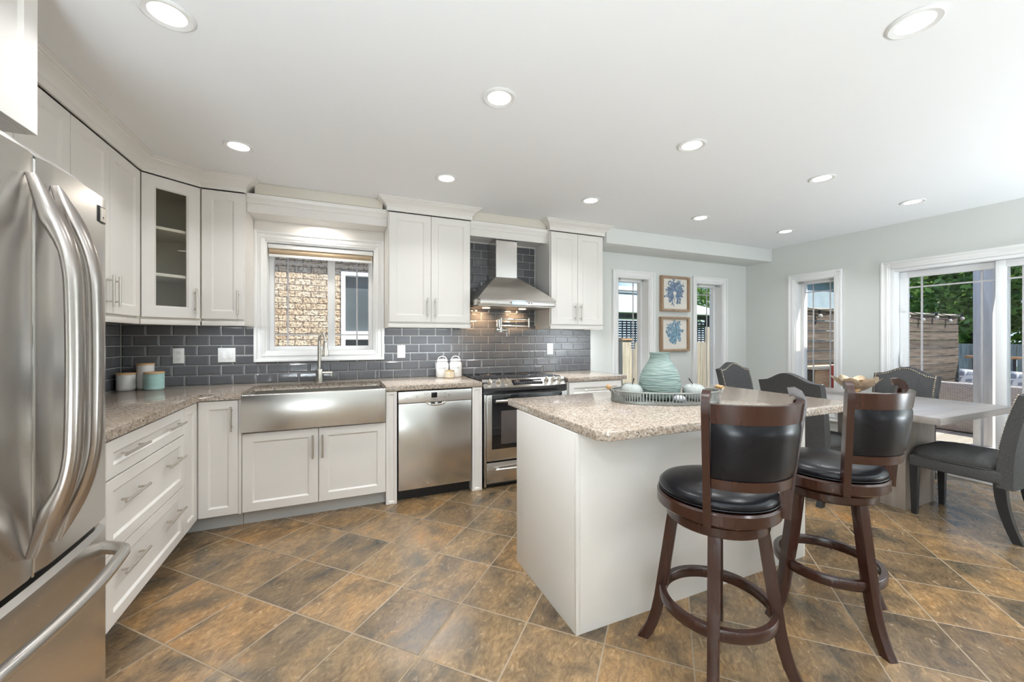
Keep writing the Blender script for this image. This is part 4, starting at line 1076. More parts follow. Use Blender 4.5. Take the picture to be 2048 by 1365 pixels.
for k in range(13):
    a = PI * k / 12; rings.append([(x + (.001 + .028 * math.sin(a) * (1 + .10 * math.cos(8 * 2 * PI * i / 48))) * math.cos(2 * PI * i / 48), y + (.001 + .028 * math.sin(a) * (1 + .10 * math.cos(8 * 2 * PI * i / 48))) * math.sin(2 * PI * i / 48), z + .020 - .020 * math.cos(a)) for i in range(48)])
mb.loft(rings); tag(mb.build('ribbed_ornament', mat('pale_lilac_glaze', (.60, .62, .68), .3, noise=(20, .05)), smooth=60), 'small pale ribbed ornament at the front of the tray', 'ornament')

# ------------------------------------------------------------------ framed prints
M_frame = wood_mat('weathered_oak_frame', (.30, .19, .115), (.46, .32, .21), 2, .6, 18)
M_paper = mat('cream_deckled_paper', (.80, .76, .69), .8, noise=(9, .03))
def coral(seed, style):
    rnd = random.Random(seed); mb = MB()
    def leaf(x, z, a, L, w):
        pts = []; n = 5
        for i in range(n + 1):
            t = i / n; pts.append((t * L, w * (math.sin(PI * min(1, t * .9 + .08)) ** .7) * (.75 + .5 * rnd.random())))
        for i in range(n, -1, -1):
            t = i / n; pts.append((t * L, -w * (math.sin(PI * min(1, t * .9 + .08)) ** .7) * (.75 + .5 * rnd.random())))
        c, s = math.cos(a), math.sin(a)
        y = -rnd.random() * .0012
        mb._add([(x + p * c - q * s, y, z + p * s + q * c) for p, q in pts], [tuple(range(len(pts)))])
    def branch(x, z, a, L, w, d):
        leaf(x, z, a, L, w)
        if d == 0: return
        for k in range(3 if d > 1 else 2):
            t = .35 + .6 * rnd.random(); s = rnd.choice((-1, 1))
            branch(x + math.cos(a) * L * t, z + math.sin(a) * L * t, a + s * (.35 + .5 * rnd.random()), L * (.48 + .2 * rnd.random()), w * .78, d - 1)
    if style == 0:
        for k in range(21):
            a = R(-62 + 304 * k / 20); L = .105 + .035 * math.sin((a + .5)) if math.sin(a) > -.3 else .12
            r0 = .030; branch(r0 * math.cos(a), .015 + r0 * math.sin(a), a + rnd.uniform(-.15, .15), L * rnd.uniform(.72, 1.0), .0125, 2)
        leaf(0, -.02, R(-92), .12, .005); leaf(-.01, -.05, R(-80), .06, .004)
    else:
        for k in range(17):
            a = R(-30 + 250 * k / 16); L = .13 * (.8 + .35 * max(0, math.sin(a)))
            branch(0, -.03, a + rnd.uniform(-.1, .1), L * rnd.uniform(.8, 1.05), .0125, 2)
        for a in (R(-75), R(-100), R(-120), R(-55)): branch(0, -.03, a, .085, .011, 2)
    return mb
def framed(x0, x1, z0, z1, label, seed, style, m):
    r = thing('framed_print', label, 'picture', ((x0 + x1) / 2, YB - .02, z0), 'framed coral prints')
    mb = MB(); frame_boxes(mb, x0, x1, z0, z1, .027, YB - .046, YB - .001, .002); mb.build('frame', M_frame, r)
    MB().box(x0 + .025, x1 - .025, YB - .016, YB - .004, z0 + .025, z1 - .025).build('backing', mat('backing_board', (.72, .68, .61), .85, noise=(7, .03)), r)
    mb = MB(); rnd = random.Random(seed + 7); pts = []
    a0, a1, c0, c1 = x0 + .040, x1 - .040, z0 + .042, z1 - .040
    for k in range(20): pts.append((a0 + (a1 - a0) * k / 20, c0 + rnd.uniform(-.004, .004)))
    for k in range(20): pts.append((a1 + rnd.uniform(-.002, .002), c0 + (c1 - c0) * k / 20))
    for k in range(20): pts.append((a1 - (a1 - a0) * k / 20, c1 + rnd.uniform(-.002, .002)))
    for k in range(20): pts.append((a0 + rnd.uniform(-.002, .002), c1 - (c1 - c0) * k / 20))
    n = len(pts); v = [(p, YB - .020, q) for p, q in pts] + [(p, YB - .0165, q) for p, q in pts]
    mb._add(v, [tuple(range(n)), tuple(range(2 * n - 1, n - 1, -1))] + [(i, (i + 1) % n, n + (i + 1) % n, n + i) for i in range(n)])
    p = mb.build('paper', M_paper, r)
    mb = coral(seed, style)
    for vv in mb.bm.verts: vv.co = Vector((vv.co.x * .90 + (x0 + x1) / 2 - .005, vv.co.y + YB - .0208, vv.co.z * .90 + (z0 + z1) / 2 + (-.004 if style == 0 else .012)))
    mb.build('coral_motif', m, p, 0)
M_blue1 = mat('slate_blue_ink', (.115, .185, .30), .8, noise=(26, .45, (.30, .40, .54)))
M_blue2 = mat('sea_blue_ink', (.105, .23, .36), .8, noise=(26, .5, (.34, .52, .64)))
framed(3.630, 4.100, 1.620, 2.060, 'upper framed print of a dense slate blue coral', 5, 0, M_blue1)
framed(3.622, 4.095, 1.118, 1.552, 'lower framed print of a loose sea blue coral', 11, 1, M_blue2)
# ------------------------------------------------------------------ bar stools
def make_stool(label, leg0, loc, rz):
    s = thing('bar_stool', label, 'bar stool', (0, 0, 0), 'bar stools at the island')
    def pol(r, a, z): return (r * math.cos(a), r * math.sin(a), z)
    # four sabre legs
    path = [(.150, .615), (.163, .53), (.177, .43), (.190, .34), (.201, .265), (.211, .20), (.224, .135), (.242, .075), (.262, .03), (.280, 0)]
    for k in range(4):
        a = R(leg0 + 90 * k); ca, sa = math.cos(a), math.sin(a); rings = []
        for r, z in path:
            w = .0205 if z > .25 else .0195; h = .022
            rings.append([(ca * (r + x) - sa * y, sa * (r + x) + ca * y, z) for x, y in ((-h, -w), (h, -w), (h, w), (-h, w))])
        mb = MB(); mb.loft(rings); es = [e for e in mb.bm.edges if abs((e.verts[0].co - e.verts[1].co).normalized().z) > .3]
        bmesh.ops.bevel(mb.bm, geom=es, offset=.004, segments=2, profile=.5, affect='EDGES')
        mb.build('leg', M_cherry, s)
    MB().lathe([(.188, .222), (.208, .222), (.212, .228), (.212, .258), (.208, .264), (.188, .264), (.184, .258), (.184, .228), (.188, .222)], (0, 0, 0), 64).build('footrest_ring', M_cherry, s)
    MB().lathe([(.001, .570), (.178, .570), (.184, .576), (.184, .606), (.178, .612), (.001, .612)], (0, 0, 0), 56).build('base_plate', M_cherry, s)
    MB().lathe([(.001, .613), (.09, .613), (.09, .622), (.001, .622)], (0, 0, 0), 32).build('swivel', M_dgrey, s)
    MB().lathe([(.001, .623), (.214, .623), (.221, .630), (.221, .668), (.214, .675), (.001, .675)], (0, 0, 0), 64).build('seat_ring', M_cherry, s)
    c = MB().lathe([(.001, .6755), (.196, .6755), (.207, .681), (.213, .692), (.211, .704), (.198, .717), (.168, .728), (.11, .736), (.05, .738), (.001, .738)], (0, 0, 0), 64).build('seat_cushion', M_leather, s, 70)
    MB().tube([pol(.2125, 2 * PI * k / 64, .684) for k in range(64)], .0028, 6, True).build('piping', M_leather, c)
    HA = R(45)
    def rad(z): return .224 + .052 * max(0, (z - .64) / .45) ** 1.15
    # back posts: flat boards with a forward curling top
    for sg in (-1, 1):
        a = -PI / 2 + sg * HA; rings = []
        spine = [(rad(z), z) for z in (.628, .68, .74, .80, .86, .92, .98, 1.03, 1.06)]
        r0, z0 = spine[-1]
        spine += [(r0 + .001, 1.074), (r0 - .006, 1.088), (r0 - .020, 1.096), (r0 - .036, 1.092)]
        n = len(spine); ca, sa = math.cos(a), math.sin(a)
        for i, (r, z) in enumerate(spine):
            p0 = spine[max(0, i - 1)]; p1 = spine[min(n - 1, i + 1)]; t = Vector((p1[0] - p0[0], p1[1] - p0[1])).normalized(); nr = Vector((t.y, -t.x))
            hh = .021 if i < 9 else .015; w = .0125
            rings.append([(ca * (r + nr.x * q) - sa * y, sa * (r + nr.x * q) + ca * y, z + nr.y * q) for q, y in ((-hh, -w), (hh, -w), (hh, w), (-hh, w))])
        mb = MB(); mb.loft(rings)
        es = [e for e in mb.bm.edges if e.calc_face_angle(0) > R(50)]
        bmesh.ops.bevel(mb.bm, geom=es, offset=.0035, segments=2, profile=.5, affect='EDGES')
        mb.build('back_post', M_cherry, s)
    def arc_panel(z0, z1, t, puff=0, n=22, m=6, inset=0):
        """curved slab between the posts; chord bows outwards"""
        mb = MB(); grid = []
        A = HA - .055
        for side in (1, -1):
            rows = []
            for j in range(m + 1):
                z = z0 + (z1 - z0) * j / m; row = []
                for i in range(n + 1):
                    u = -1 + 2 * i / n; a = -PI / 2 + A * u
                    e = (1 - abs(u) ** 6) * (1 - abs(2 * j / m - 1) ** 6)
                    r = rad(z) + .012 * (1 - u * u) + side * (t / 2 + puff * e)
                    row.append(pol(r, a, z))
                rows.append(row)
            grid.append(rows)
        v = []; idx = {}
        for sd in range(2):
            for j in range(m + 1):
                for i in range(n + 1): idx[sd, j, i] = len(v); v.append(grid[sd][j][i])
        f = []
        for j in range(m):
            for i in range(n):
                f.append((idx[0, j, i], idx[0, j, i + 1], idx[0, j + 1, i + 1], idx[0, j + 1, i])); f.append((idx[1, j, i], idx[1, j + 1, i], idx[1, j + 1, i + 1], idx[1, j, i + 1]))
        for i in range(n):
            f.append((idx[0, 0, i], idx[1, 0, i], idx[1, 0, i + 1], idx[0, 0, i + 1])); f.append((idx[0, m, i], idx[0, m, i + 1], idx[1, m, i + 1], idx[1, m, i]))
        for j in range(m):
            f.append((idx[0, j, 0], idx[0, j + 1, 0], idx[1, j + 1, 0], idx[1, j, 0])); f.append((idx[0, j, n], idx[1, j, n], idx[1, j + 1, n], idx[0, j + 1, n]))
        mb._add(v, f); return mb
    arc_panel(1.000, 1.066, .026).build('top_rail', M_cherry, s, 40)
    arc_panel(.806, .999, .018, .009, 22, 10).build('back_pad', M_leather, s, 60)
    arc_panel(.770, .805, .026).build('lower_rail', M_cherry, s, 40)
    place(s, loc, rz); return s
make_stool('dark cherry swivel bar stool with black leather seat, the nearer one', 49.5, (1.372, 1.127, 0), R(-12.3))
make_stool('dark cherry swivel bar stool with black leather seat, nearer the dining table', 73.5, (2.100, 1.124, 0), R(-1.3))

# ------------------------------------------------------------------ dining table and chairs
t = thing('dining_table', 'long grey washed dining table with a thick slab top and block pedestal', 'table', (4.17, 2.0, 0))
MB().box(3.600, 4.752, 1.265, 2.640, .712, .760, .003).build('tabletop', M_table, t)
MB().box(3.858, 4.300, 1.545, 1.985, 0, .7115, .003).build('pedestal', wood_mat('grey_wash_pedestal', (.27, .225, .19), (.35, .30, .26), 2, .4, 10), t)
def make_chair():
    c = thing('dining_chair', 'x', 'chair', (0, 0, 0), 'dining chairs around the table')
    for sx in (-1, 1):
        mb = MB(); rings = [[(sx * .205 + x * w, .205 + y * w, z) for x, y in ((-1, -1), (1, -1), (1, 1), (-1, 1))] for w, z in ((.015, 0), (.023, .365))]
        mb.loft(rings); mb.build('leg', M_chairleg, c)
        mb = MB(); rings = []
        for k in range(9):
            q = k / 8; z = .365 * (1 - q); y = -.205 - .075 * q ** 2.0; w = .024 - .005 * q
            rings.append([(sx * .200 + x * w, y + yy * w * 1.15, z) for x, yy in ((-1, -1), (1, -1), (1, 1), (-1, 1))])
        mb.loft(rings); mb.build('leg', M_chairleg, c)
    MB().box(-.232, .232, -.215, .232, .352, .432, .012, 3).build('seat_rail', M_fabric, c)
    mb = MB(); rings = []                                # domed cushion
    n = 28
    for s_, z in ((.985, .4335), (1.0, .440), (1.0, .462), (.97, .480), (.86, .496), (.66, .507), (.40, .513), (.12, .515)):
        ring = []
        for i in range(n):
            a = 2 * PI * i / n; ca, sa = math.cos(a), math.sin(a); e = 5.5
            k = (abs(ca) ** e + abs(sa) ** e) ** (-1 / e)
            ring.append((.233 * s_ * k * ca, .010 + .224 * s_ * k * sa, z))
        rings.append(ring)
    mb.loft(rings); cu = mb.build('seat_cushion', M_fabric, c, 60)
    pts = []
    for i in range(48):
        a = 2 * PI * i / 48; ca, sa = math.cos(a), math.sin(a); k = (abs(ca) ** 5.5 + abs(sa) ** 5.5) ** (-1 / 5.5); pts.append((.2345 * k * ca, .010 + .2255 * k * sa, .434))
    MB().tube(pts, .004, 6, True).build('piping', M_fabric, cu)
    # camel back
    def top(u): return .945 + .062 * (math.cos(PI * min(1, abs(u) / .80)) * .5 + .5) - .012 * abs(u) ** 3
    def yb(w): return -.192 - .012 * w - .105 * w ** 1.9      # w: 0 seat level .. 1 top
    mb = MB(); n, m = 24, 16; v = []; idx = {}
    for sd, dy in ((0, 0.0), (1, -.072)):
        for j in range(m + 1):
            for i in range(n + 1):
                u = -1 + 2 * i / n; zz = .33 + (top(u) - .33) * j / m; w = max(0, (zz - .40) / .6)
                puff = .012 * (1 - abs(u) ** 8) * (1 - (2 * j / m - 1) ** 8) if sd == 0 else -.006 * (1 - abs(u) ** 8)
                idx[sd, j, i] = len(v); v.append((u * (.226 + .012 * w), yb(w) + (dy * (1 - .18 * w)) + puff, zz))
    f = []
    for j in range(m):
        for i in range(n):
            f.append((idx[0, j, i], idx[0, j, i + 1], idx[0, j + 1, i + 1], idx[0, j + 1, i])); f.append((idx[1, j, i], idx[1, j + 1, i], idx[1, j + 1, i + 1], idx[1, j, i + 1]))
    for i in range(n): f.append((idx[0, 0, i], idx[1, 0, i], idx[1, 0, i + 1], idx[0, 0, i + 1])); f.append((idx[0, m, i], idx[0, m, i + 1], idx[1, m, i + 1], idx[1, m, i]))
    for j in range(m): f.append((idx[0, j, 0], idx[0, j + 1, 0], idx[1, j + 1, 0], idx[1, j, 0])); f.append((idx[0, j, n], idx[1, j, n], idx[1, j + 1, n], idx[0, j + 1, n]))
    mb._add(v, f)
    rim = [e for e in mb.bm.edges if e.calc_face_angle(0) > R(55)]
    bmesh.ops.bevel(mb.bm, geom=rim, offset=.012, segments=3, profile=.5, affect='EDGES')
    b = mb.build('backrest', M_fabric, c, 60)
    mb = MB()                                            # nailheads on the front of the back, near the edge
    def nail(u, zz):
        w = max(0, (zz - .40) / .6); mb.ball((u * (.226 + .012 * w), yb(w) + .004, zz), .0068, 8, 5, 1, .7, 1)
    zz = .52
    while zz < .935: nail(-.925, zz); nail(.925, zz); zz += .0165
    for i in range(28): u = -.925 + 1.85 * i / 27; nail(u, top(u) - .015)
    mb.build('nailhead_trim', M_nail, b)
    return c
chair = make_chair()
spots = [((4.068, 1.290, 0), 0, 'charcoal upholstered chair at the near table end, cut by the picture edge'),
         ((3.620, 2.035, 0), -90, 'charcoal camel-back chair between island and table, seen from behind'),
         ((4.690, 2.000, 0), 90, 'charcoal nailhead chair on the patio door side of the table'),
         ((4.118, 2.850, 0), 180, 'charcoal nailhead chair at the far table end by the window')]
for i, (loc, rz, lab) in enumerate(spots):
    o = chair if i == 0 else copy_tree(chair)
    place(o, loc, R(rz)); o['label'] = lab
# lotus bowl
b0 = thing('lotus_bowl', 'champagne metal lotus flower bowl on the dining table', 'bowl', (0, 0, 0))
M_champ = mat('champagne_metal', (.64, .49, .34), .34, .9, noise=(26, .18), bump=(60, .25))
mb = MB(); mb.lathe([(.001, 0), (.055, 0), (.058, .006), (.040, .014), (.030, .03), (.045, .045), (.001, .045)], (0, 0, 0), 36); mb.build('foot', M_champ, b0)
def petal(a, L, W_, lift, base):
    mb = MB(); n, m = 10, 8; v = []
    for sd in (0, 1):
        for i in range(n + 1):
            t_ = i / n
            for j in range(m + 1):
                u = -1 + 2 * j / m; wd = W_ * (math.sin(PI * min(1, .12 + .80 * t_)) ** .8) * (1 if t_ < .9 else (1 - t_) * 6 + .4)
                r = .02 + L * t_; z = base + lift * t_ ** 1.7 + .30 * abs(u) ** 2 * wd * (1 - .3 * t_)
                x, y = r, u * wd
                v.append((x * math.cos(a) - y * math.sin(a), x * math.sin(a) + y * math.cos(a), z - (.0022 if sd else 0)))
    k = (n + 1) * (m + 1); f = []
    for i in range(n):
        for j in range(m):
            q = i * (m + 1) + j; f.append((q, q + 1, q + m + 2, q + m + 1)); f.append((k + q, k + q + m + 1, k + q + m + 2, k + q + 1))
    for i in range(n):
        q = i * (m + 1); f.append((q, q + m + 1, k + q + m + 1, k + q)); q += m; f.append((q, k + q, k + q + m + 1, q + m + 1))
    for j in range(m): q = n * (m + 1) + j; f.append((q, q + 1, k + q + 1, k + q))
    mb._add(v, f); return mb.build('petal', M_champ, b0, 60)
for k in range(8): petal(2 * PI * k / 8, .165, .070, .128, .040)
for k in range(6): petal(2 * PI * (k + .5) / 6, .095, .050, .105, .046)
mb = MB(); rnd = random.Random(3)
for k in range(16):
    a = rnd.uniform(0, 2 * PI); r = rnd.uniform(0, .035); mb.ball((r * math.cos(a), r * math.sin(a), .058 + rnd.uniform(0, .02)), .008, 8, 6)
mb.build('seed_cluster', M_champ, b0)
place(b0, (4.365, 2.10, .7605), R(15))
# ------------------------------------------------------------------ outside
M_deck = wood_mat('weathered_deck_board', (.42, .37, .31), (.60, .54, .46), 0, .8, 16, vary=.14, squeeze=.05)
M_fence = wood_mat('grey_brown_fence_board', (.055, .042, .033), (.18, .14, .108), 0, .85, 17, vary=.4, squeeze=.05)
M_cedar = wood_mat('orange_cedar', (.46, .25, .12), (.70, .45, .26), 0, .8, 6)
M_fpick = wood_mat('pale_fence_picket', (.32, .27, .20), (.54, .48, .38), 2, .85, 8, vary=.15)
M_post = wood_mat('pale_grey_post_wood', (.66, .63, .62), (.88, .86, .85), 2, .8, 7)
M_dark = mat('dark_lattice_paint', (.035, .04, .05), .6, noise=(12, .2))
M_brick = brick_mat('cream_rock_face_brick', (.68, .52, .38), (.74, .64, .52), (.26, .20, .16), .185, .079, .9)
M_roof = mat('pale_gazebo_roof', (.68, .72, .72), .6, noise=(6, .08))
M_ground = mat('lawn_ground', (.10, .16, .05), .95, noise=(3, .4), bump=(30, .6))
struct(MB().box(-14, 34, 3.99, 34, -.40, -.30).build('ground', M_ground))
struct(MB().box(5.4, 34, -16, 3.99, -.40, -.30).build('ground', M_ground))
struct(MB().box(-14, 2.60, 3.99, 5.8, -.30, -.285).build('side_path', mat('concrete_path', (.52, .50, .47), .9, noise=(8, .12))))
# neighbour house behind the kitchen window
nb = thing('neighbor_house', 'cream rock-face brick house wall seen through the kitchen window', 'house', (-2, 6.2, -.3))
NY = 5.80
mb = MB(); wall_holes(-7.5, 3.2, [(.045, .98, .2, 2.13)], -.30, 5.6, lambda a, b, c, d: mb.box(a, b, NY, NY + .25, c, d)); mb.build('brick_wall', M_brick, nb)
mb = MB(); frame_boxes(mb, -.008, 1.033, .16, 2.183, .055, NY - .03, NY + .12, .004); mb.box(.046, .979, NY - .02, NY + .12, 1.262, 1.378, .004); wf = mb.build('window_frame', M_vinyl, nb)
M_ngl = mat('grey_screen_glass', (.10, .12, .135), .15, noise=(2, .2))
mb = MB(); mb.box(.04, .985, NY + .08, NY + .10, 1.37, 2.135); mb.box(.04, .985, NY + .08, NY + .10, .2, 1.27); mb.build('glass', M_ngl, wf)
MB().box(-7.9, 3.6, NY - .50, NY + .6, 2.86, 2.98).build('eave', mat('white_soffit', (.75, .75, .74), .6, noise=(5, .02)), nb)
# fence of pickets and its post seen through the dining windows
FYp = 5.55
def picket_fence(x0, x1, y, top_fn, label, w=.138, pitch=.143):
    r = thing('picket_fence', label, 'fence', ((x0 + x1) / 2, y, -.3)); x = x0; rnd = random.Random(8)
    k = 0
    while x < x1 and k < 95:
        h = top_fn(x + w / 2)
        mb = MB(); mb.prism([(x, y), (x + w, y), (x + w, y + .02), (x, y + .02)], -.30, h + rnd.uniform(-.008, .008)); 
        mb.build('picket', M_fpick, r); x += pitch; k += 1
    MB().box(x0, x1, y + .021, y + .06, .1, .19).build('rail', M_fpick, r); MB().box(x0, x1, y + .021, y + .06, .85, .94).build('rail', M_fpick, r)
    return r
picket_fence(4.615, 8.6, FYp, lambda x: 1.03 + .10 * min(2, (x - 4.6) / .14) if x < 5.2 else (1.21 if x < 6.46 else min(1.62, 1.46 + (x - 6.46) * .4)), 'weathered pale picket fence outside the dining windows')
gp = thing('fence_post', 'pale capped wooden post outside the left dining window', 'post', (4.48, FYp - .1, -.3))
MB().box(4.385, 4.575, FYp - .12, FYp + .04, -.30, 1.245, .006).build('post', M_fpick, gp)
MB().box(4.36, 4.60, FYp - .145, FYp + .065, 1.2455, 1.275, .004).build('cap', M_cedar, gp)
# gazebo
gz = thing('gazebo', 'dark lattice gazebo with a pale roof in the yard', 'gazebo', (8, 11, -.3))
GX0, GX1, GY0, GY1 = 7.6, 12.4, 10.5, 13.5
for x in (GX0, (GX0 + GX1) / 2 + .2, GX1):
    for y in (GY0, GY1): MB().box(x - .09, x + .09, y - .09, y + .09, -.30, 2.08).build('post', M_dark, gz)
MB().box(GX0 - .1, GX1 + .1, GY0 - .06, GY0 + .06, 1.94, 2.08).build('beam', M_dark, gz)
mb = MB()
for k in range(26): mb.box(GX0, GX1, GY0 - .015, GY0 + .015, -.2 + k * .08, -.2 + k * .08 + .052)
for k in range(28): x = GX0 + (GX1 - GX0) * k / 27; mb.box(x - .022, x + .022, GY0 + .016, GY0 + .03, -.2, 1.86)
mb.build('lattice_screen', M_dark, gz)
mb = MB(); mx_, my_ = (GX0 + GX1) / 2, (GY0 + GY1) / 2
e0 = [(GX0 - .5, GY0 - .5, 2.09), (GX1 + .5, GY0 - .5, 2.09), (GX1 + .5, GY1 + .5, 2.09), (GX0 - .5, GY1 + .5, 2.09)]; e1 = [(mx_ - 1.3, my_ - .1, 2.95), (mx_ + 1.3, my_ - .1, 2.95), (mx_ + 1.3, my_ + .1, 2.95), (mx_ - 1.3, my_ + .1, 2.95)]
mb.loft([e0, [(x, y, z + .08) for x, y, z in e0], e1]); mb.build('roof', M_roof, gz, 20)
mb = MB(); mb.box(mx_ - 1.4, mx_ + 1.4, my_ - .25, my_ + .25, 2.951, 3.0); mb.loft([[(mx_ - 1.5, my_ - .4, 3.01), (mx_ + 1.5, my_ - .4, 3.01), (mx_ + 1.5, my_ + .4, 3.01), (mx_ - 1.5, my_ + .4, 3.01)], [(mx_ - .5, my_ - .05, 3.22), (mx_ + .5, my_ - .05, 3.22), (mx_ + .5, my_ + .05, 3.22), (mx_ - .5, my_ + .05, 3.22)]]); mb.build('roof_vent', M_roof, gz, 20)
# deck: boards run along X
dk = MB(); k = 0; y = -6.0
while y < 3.44: dk.box(5.41, 11.3, y, y + .134, -.145, -.115, .003, 1); y += .140
tag(dk.build('deck', M_deck), 'weathered wooden deck outside the patio door', 'deck')
# privacy fence at the far side of the deck
pf = thing('privacy_fence', 'horizontal board privacy fence beyond the deck, topped by string lights', 'fence', (8.2, 3.65, -.12))
PFY, PX0, PX1 = 3.62, 5.45, 11.0
rnd = random.Random(5); z = -.10; k = 0
while z < 1.62:
    h = .150
    m_ = M_cedar if k in (0, 1, 2, 6, 9) else M_fence
    MB().box(PX0, PX1, PFY, PFY + .03, z, z + h - .012, .003, 1).build('board', m_ if k in (0, 1, 2) else M_fence, pf); z += h; k += 1
FTOP = z
for x in (5.6, 7.4, 9.2, 10.9): MB().box(x - .045, x + .045, PFY + .031, PFY + .12, -.12, FTOP).build('post', M_fence, pf)
MB().box(PX0, PX1 + .02, PFY - .03, PFY + .13, FTOP + .001, FTOP + .035, .003).build('cap_board', M_deck, pf)
# planter box against it by the narrow window
pl = thing('planter_box', 'orange cedar planter box against the privacy fence', 'planter', (6.3, 3.3, -.115))
for k in range(4): MB().box(5.62, 7.05, 3.12, 3.15, -.110 + k * .245, -.110 + k * .245 + .238, .003, 1).build('board', M_cedar, pl)
MB().box(5.60, 7.07, 3.10, 3.45, .872, .900, .003).build('rim', mat('pale_planed_cedar', (.72, .58, .44), .7, noise=(9, .1)), pl)
MB().box(5.62, 7.05, 3.151, 3.43, -.110, .86).build('core', M_fence, pl)
hs = MB(); hs.tube([(5.86, 3.075, .93), (5.85, 3.068, .70), (5.88, 3.07, .40), (5.86, 3.07, -.10)], .016, 8); tag(hs.build('garden_hose', mat('red_rubber', (.50, .05, .03), .5, noise=(9, .1))), 'short red hose hanging on the cedar planter', 'hose')
# string lights
sl = thing('string_lights', 'string of clear bulbs hung along the privacy fence', 'string lights', (9, PFY - .05, 1.5))
M_bulb = mat('clear_bulb_glass', (.50, .47, .42), .1, noise=(20, .05))
pts = [(6.0 + k * .25, PFY - .05, FTOP + .05 - .05 * abs(math.sin(k * PI / 4))) for k in range(21)]
MB().tube(pts, .008, 6).build('cable', M_black, sl)
for k in range(0, 21, 2):
    x, y, z = pts[k]; mb = MB(); mb.cyl((x, y, z - .06), (x, y, z), .018, 8, mi=1); mb.ball((x, y, z - .092), .036, 12, 8, mi=0); mb.build('bulb', [M_bulb, M_black], sl)
# porch post and beam
pp = thing('porch_post', 'pale grey square timber post standing on the deck', 'post', (7.57, 2.25, -.115))
MB().box(7.485, 7.655, 2.165, 2.335, -.090, 2.46, .006).build('post', M_post, pp); MB().box(7.46, 7.68, 2.14, 2.36, -.114, -.0905, .003).build('base', M_post, pp)
pr = thing('porch_roof', 'timber porch roof over the near part of the deck', 'roof', (6.5, 0, 2.46))
MB().box(7.47, 7.67, -4.0, 2.42, 2.461, 2.66, .004).build('beam', M_cedar, pr)
MB().box(5.42, 7.9, -4.0, 2.0, 2.70, 2.76).build('sheathing', M_fence, pr)
for k in range(10): MB().box(5.42, 7.85, -3.9 + k * .61, -3.86 + k * .61, 2.661, 2.699).build('rafter', M_cedar, pr)
# deck railing
dr_ = thing('deck_railing', 'wooden deck railing with dark balusters and a flat cap', 'railing', (11.1, 0, -.115))
MB().box(11.03, 11.17, -6, 3.55, .905, .945, .004).build('cap_rail', M_cedar, dr_); MB().box(11.07, 11.13, -6, 3.55, -.03, .05).build('bottom_rail', M_fence, dr_)
for k in range(52): y = 3.45 - k * .125; MB().box(11.085, 11.115, y - .018, y + .018, .0505, .9045).build('baluster', M_dark, dr_)
# wicker sofa with cushions
ws = thing('wicker_sofa', 'grey wicker outdoor sofa seen from behind on the deck', 'sofa', (8.6, 2.0, -.115))
M_wick = bpy.data.materials.new('grey_wicker_weave'); M_wick.use_nodes = True; q = M_wick.node_tree; bsd = q.nodes['Principled BSDF']
g_ = N(q, 'ShaderNodeNewGeometry'); wv = N(q, 'ShaderNodeTexBrick'); sx_ = N(q, 'ShaderNodeSeparateXYZ'); cx_ = N(q, 'ShaderNodeCombineXYZ')
q.links.new(g_.outputs['Position'], sx_.inputs[0]); q.links.new(sx_.outputs['Y'], cx_.inputs['X']); q.links.new(sx_.outputs['Z'], cx_.inputs['Y']); q.links.new(cx_.outputs[0], wv.inputs['Vector'])
wv.inputs['Scale'].default_value = 1; wv.inputs['Brick Width'].default_value = .05; wv.inputs['Row Height'].default_value = .018; wv.inputs['Mortar Size'].default_value = .003
wv.inputs['Color1'].default_value = (.56, .50, .46, 1); wv.inputs['Color2'].default_value = (.70, .64, .60, 1); wv.inputs['Mortar'].default_value = (.32, .28, .26, 1)
q.links.new(wv.outputs[0], bsd.inputs['Base Color']); bsd.inputs['Roughness'].default_value = .7
MB().box(8.40, 8.52, .40, 3.18, -.105, .62, .03, 3).build('back_frame', M_wick, ws); MB().box(8.525, 9.25, .40, 3.18, -.105, .24, .03, 3).build('seat_frame', M_wick, ws)
M_cush = mat('white_outdoor_cushion', (.80, .80, .80), .8, noise=(9, .04))
for y in (.42, 1.35, 2.28): MB().box(8.62, 9.24, y, y + .90, .245, .36, .04, 3).build('seat_cushion', M_cush, ws)
M_pat = bpy.data.materials.new('grey_trellis_pattern'); M_pat.use_nodes = True; q = M_pat.node_tree; bsd = q.nodes['Principled BSDF']
c_ = N(q, 'ShaderNodeTexCoord'); vo = N(q, 'ShaderNodeTexVoronoi', feature='DISTANCE_TO_EDGE'); vo.inputs['Scale'].default_value = 11; vo.inputs['Randomness'].default_value = .1; q.links.new(c_.outputs['Object'], vo.inputs['Vector'])
rp = N(q, 'ShaderNodeValToRGB'); q.links.new(vo.outputs['Distance'], rp.inputs[0]); rp.color_ramp.elements[0].position = .10; rp.color_ramp.elements[1].position = .14
rp.color_ramp.elements[0].color = (.85, .85, .85, 1); rp.color_ramp.elements[1].color = (.34, .36, .40, 1); q.links.new(rp.outputs[0], bsd.inputs['Base Color']); bsd.inputs['Roughness'].default_value = .85
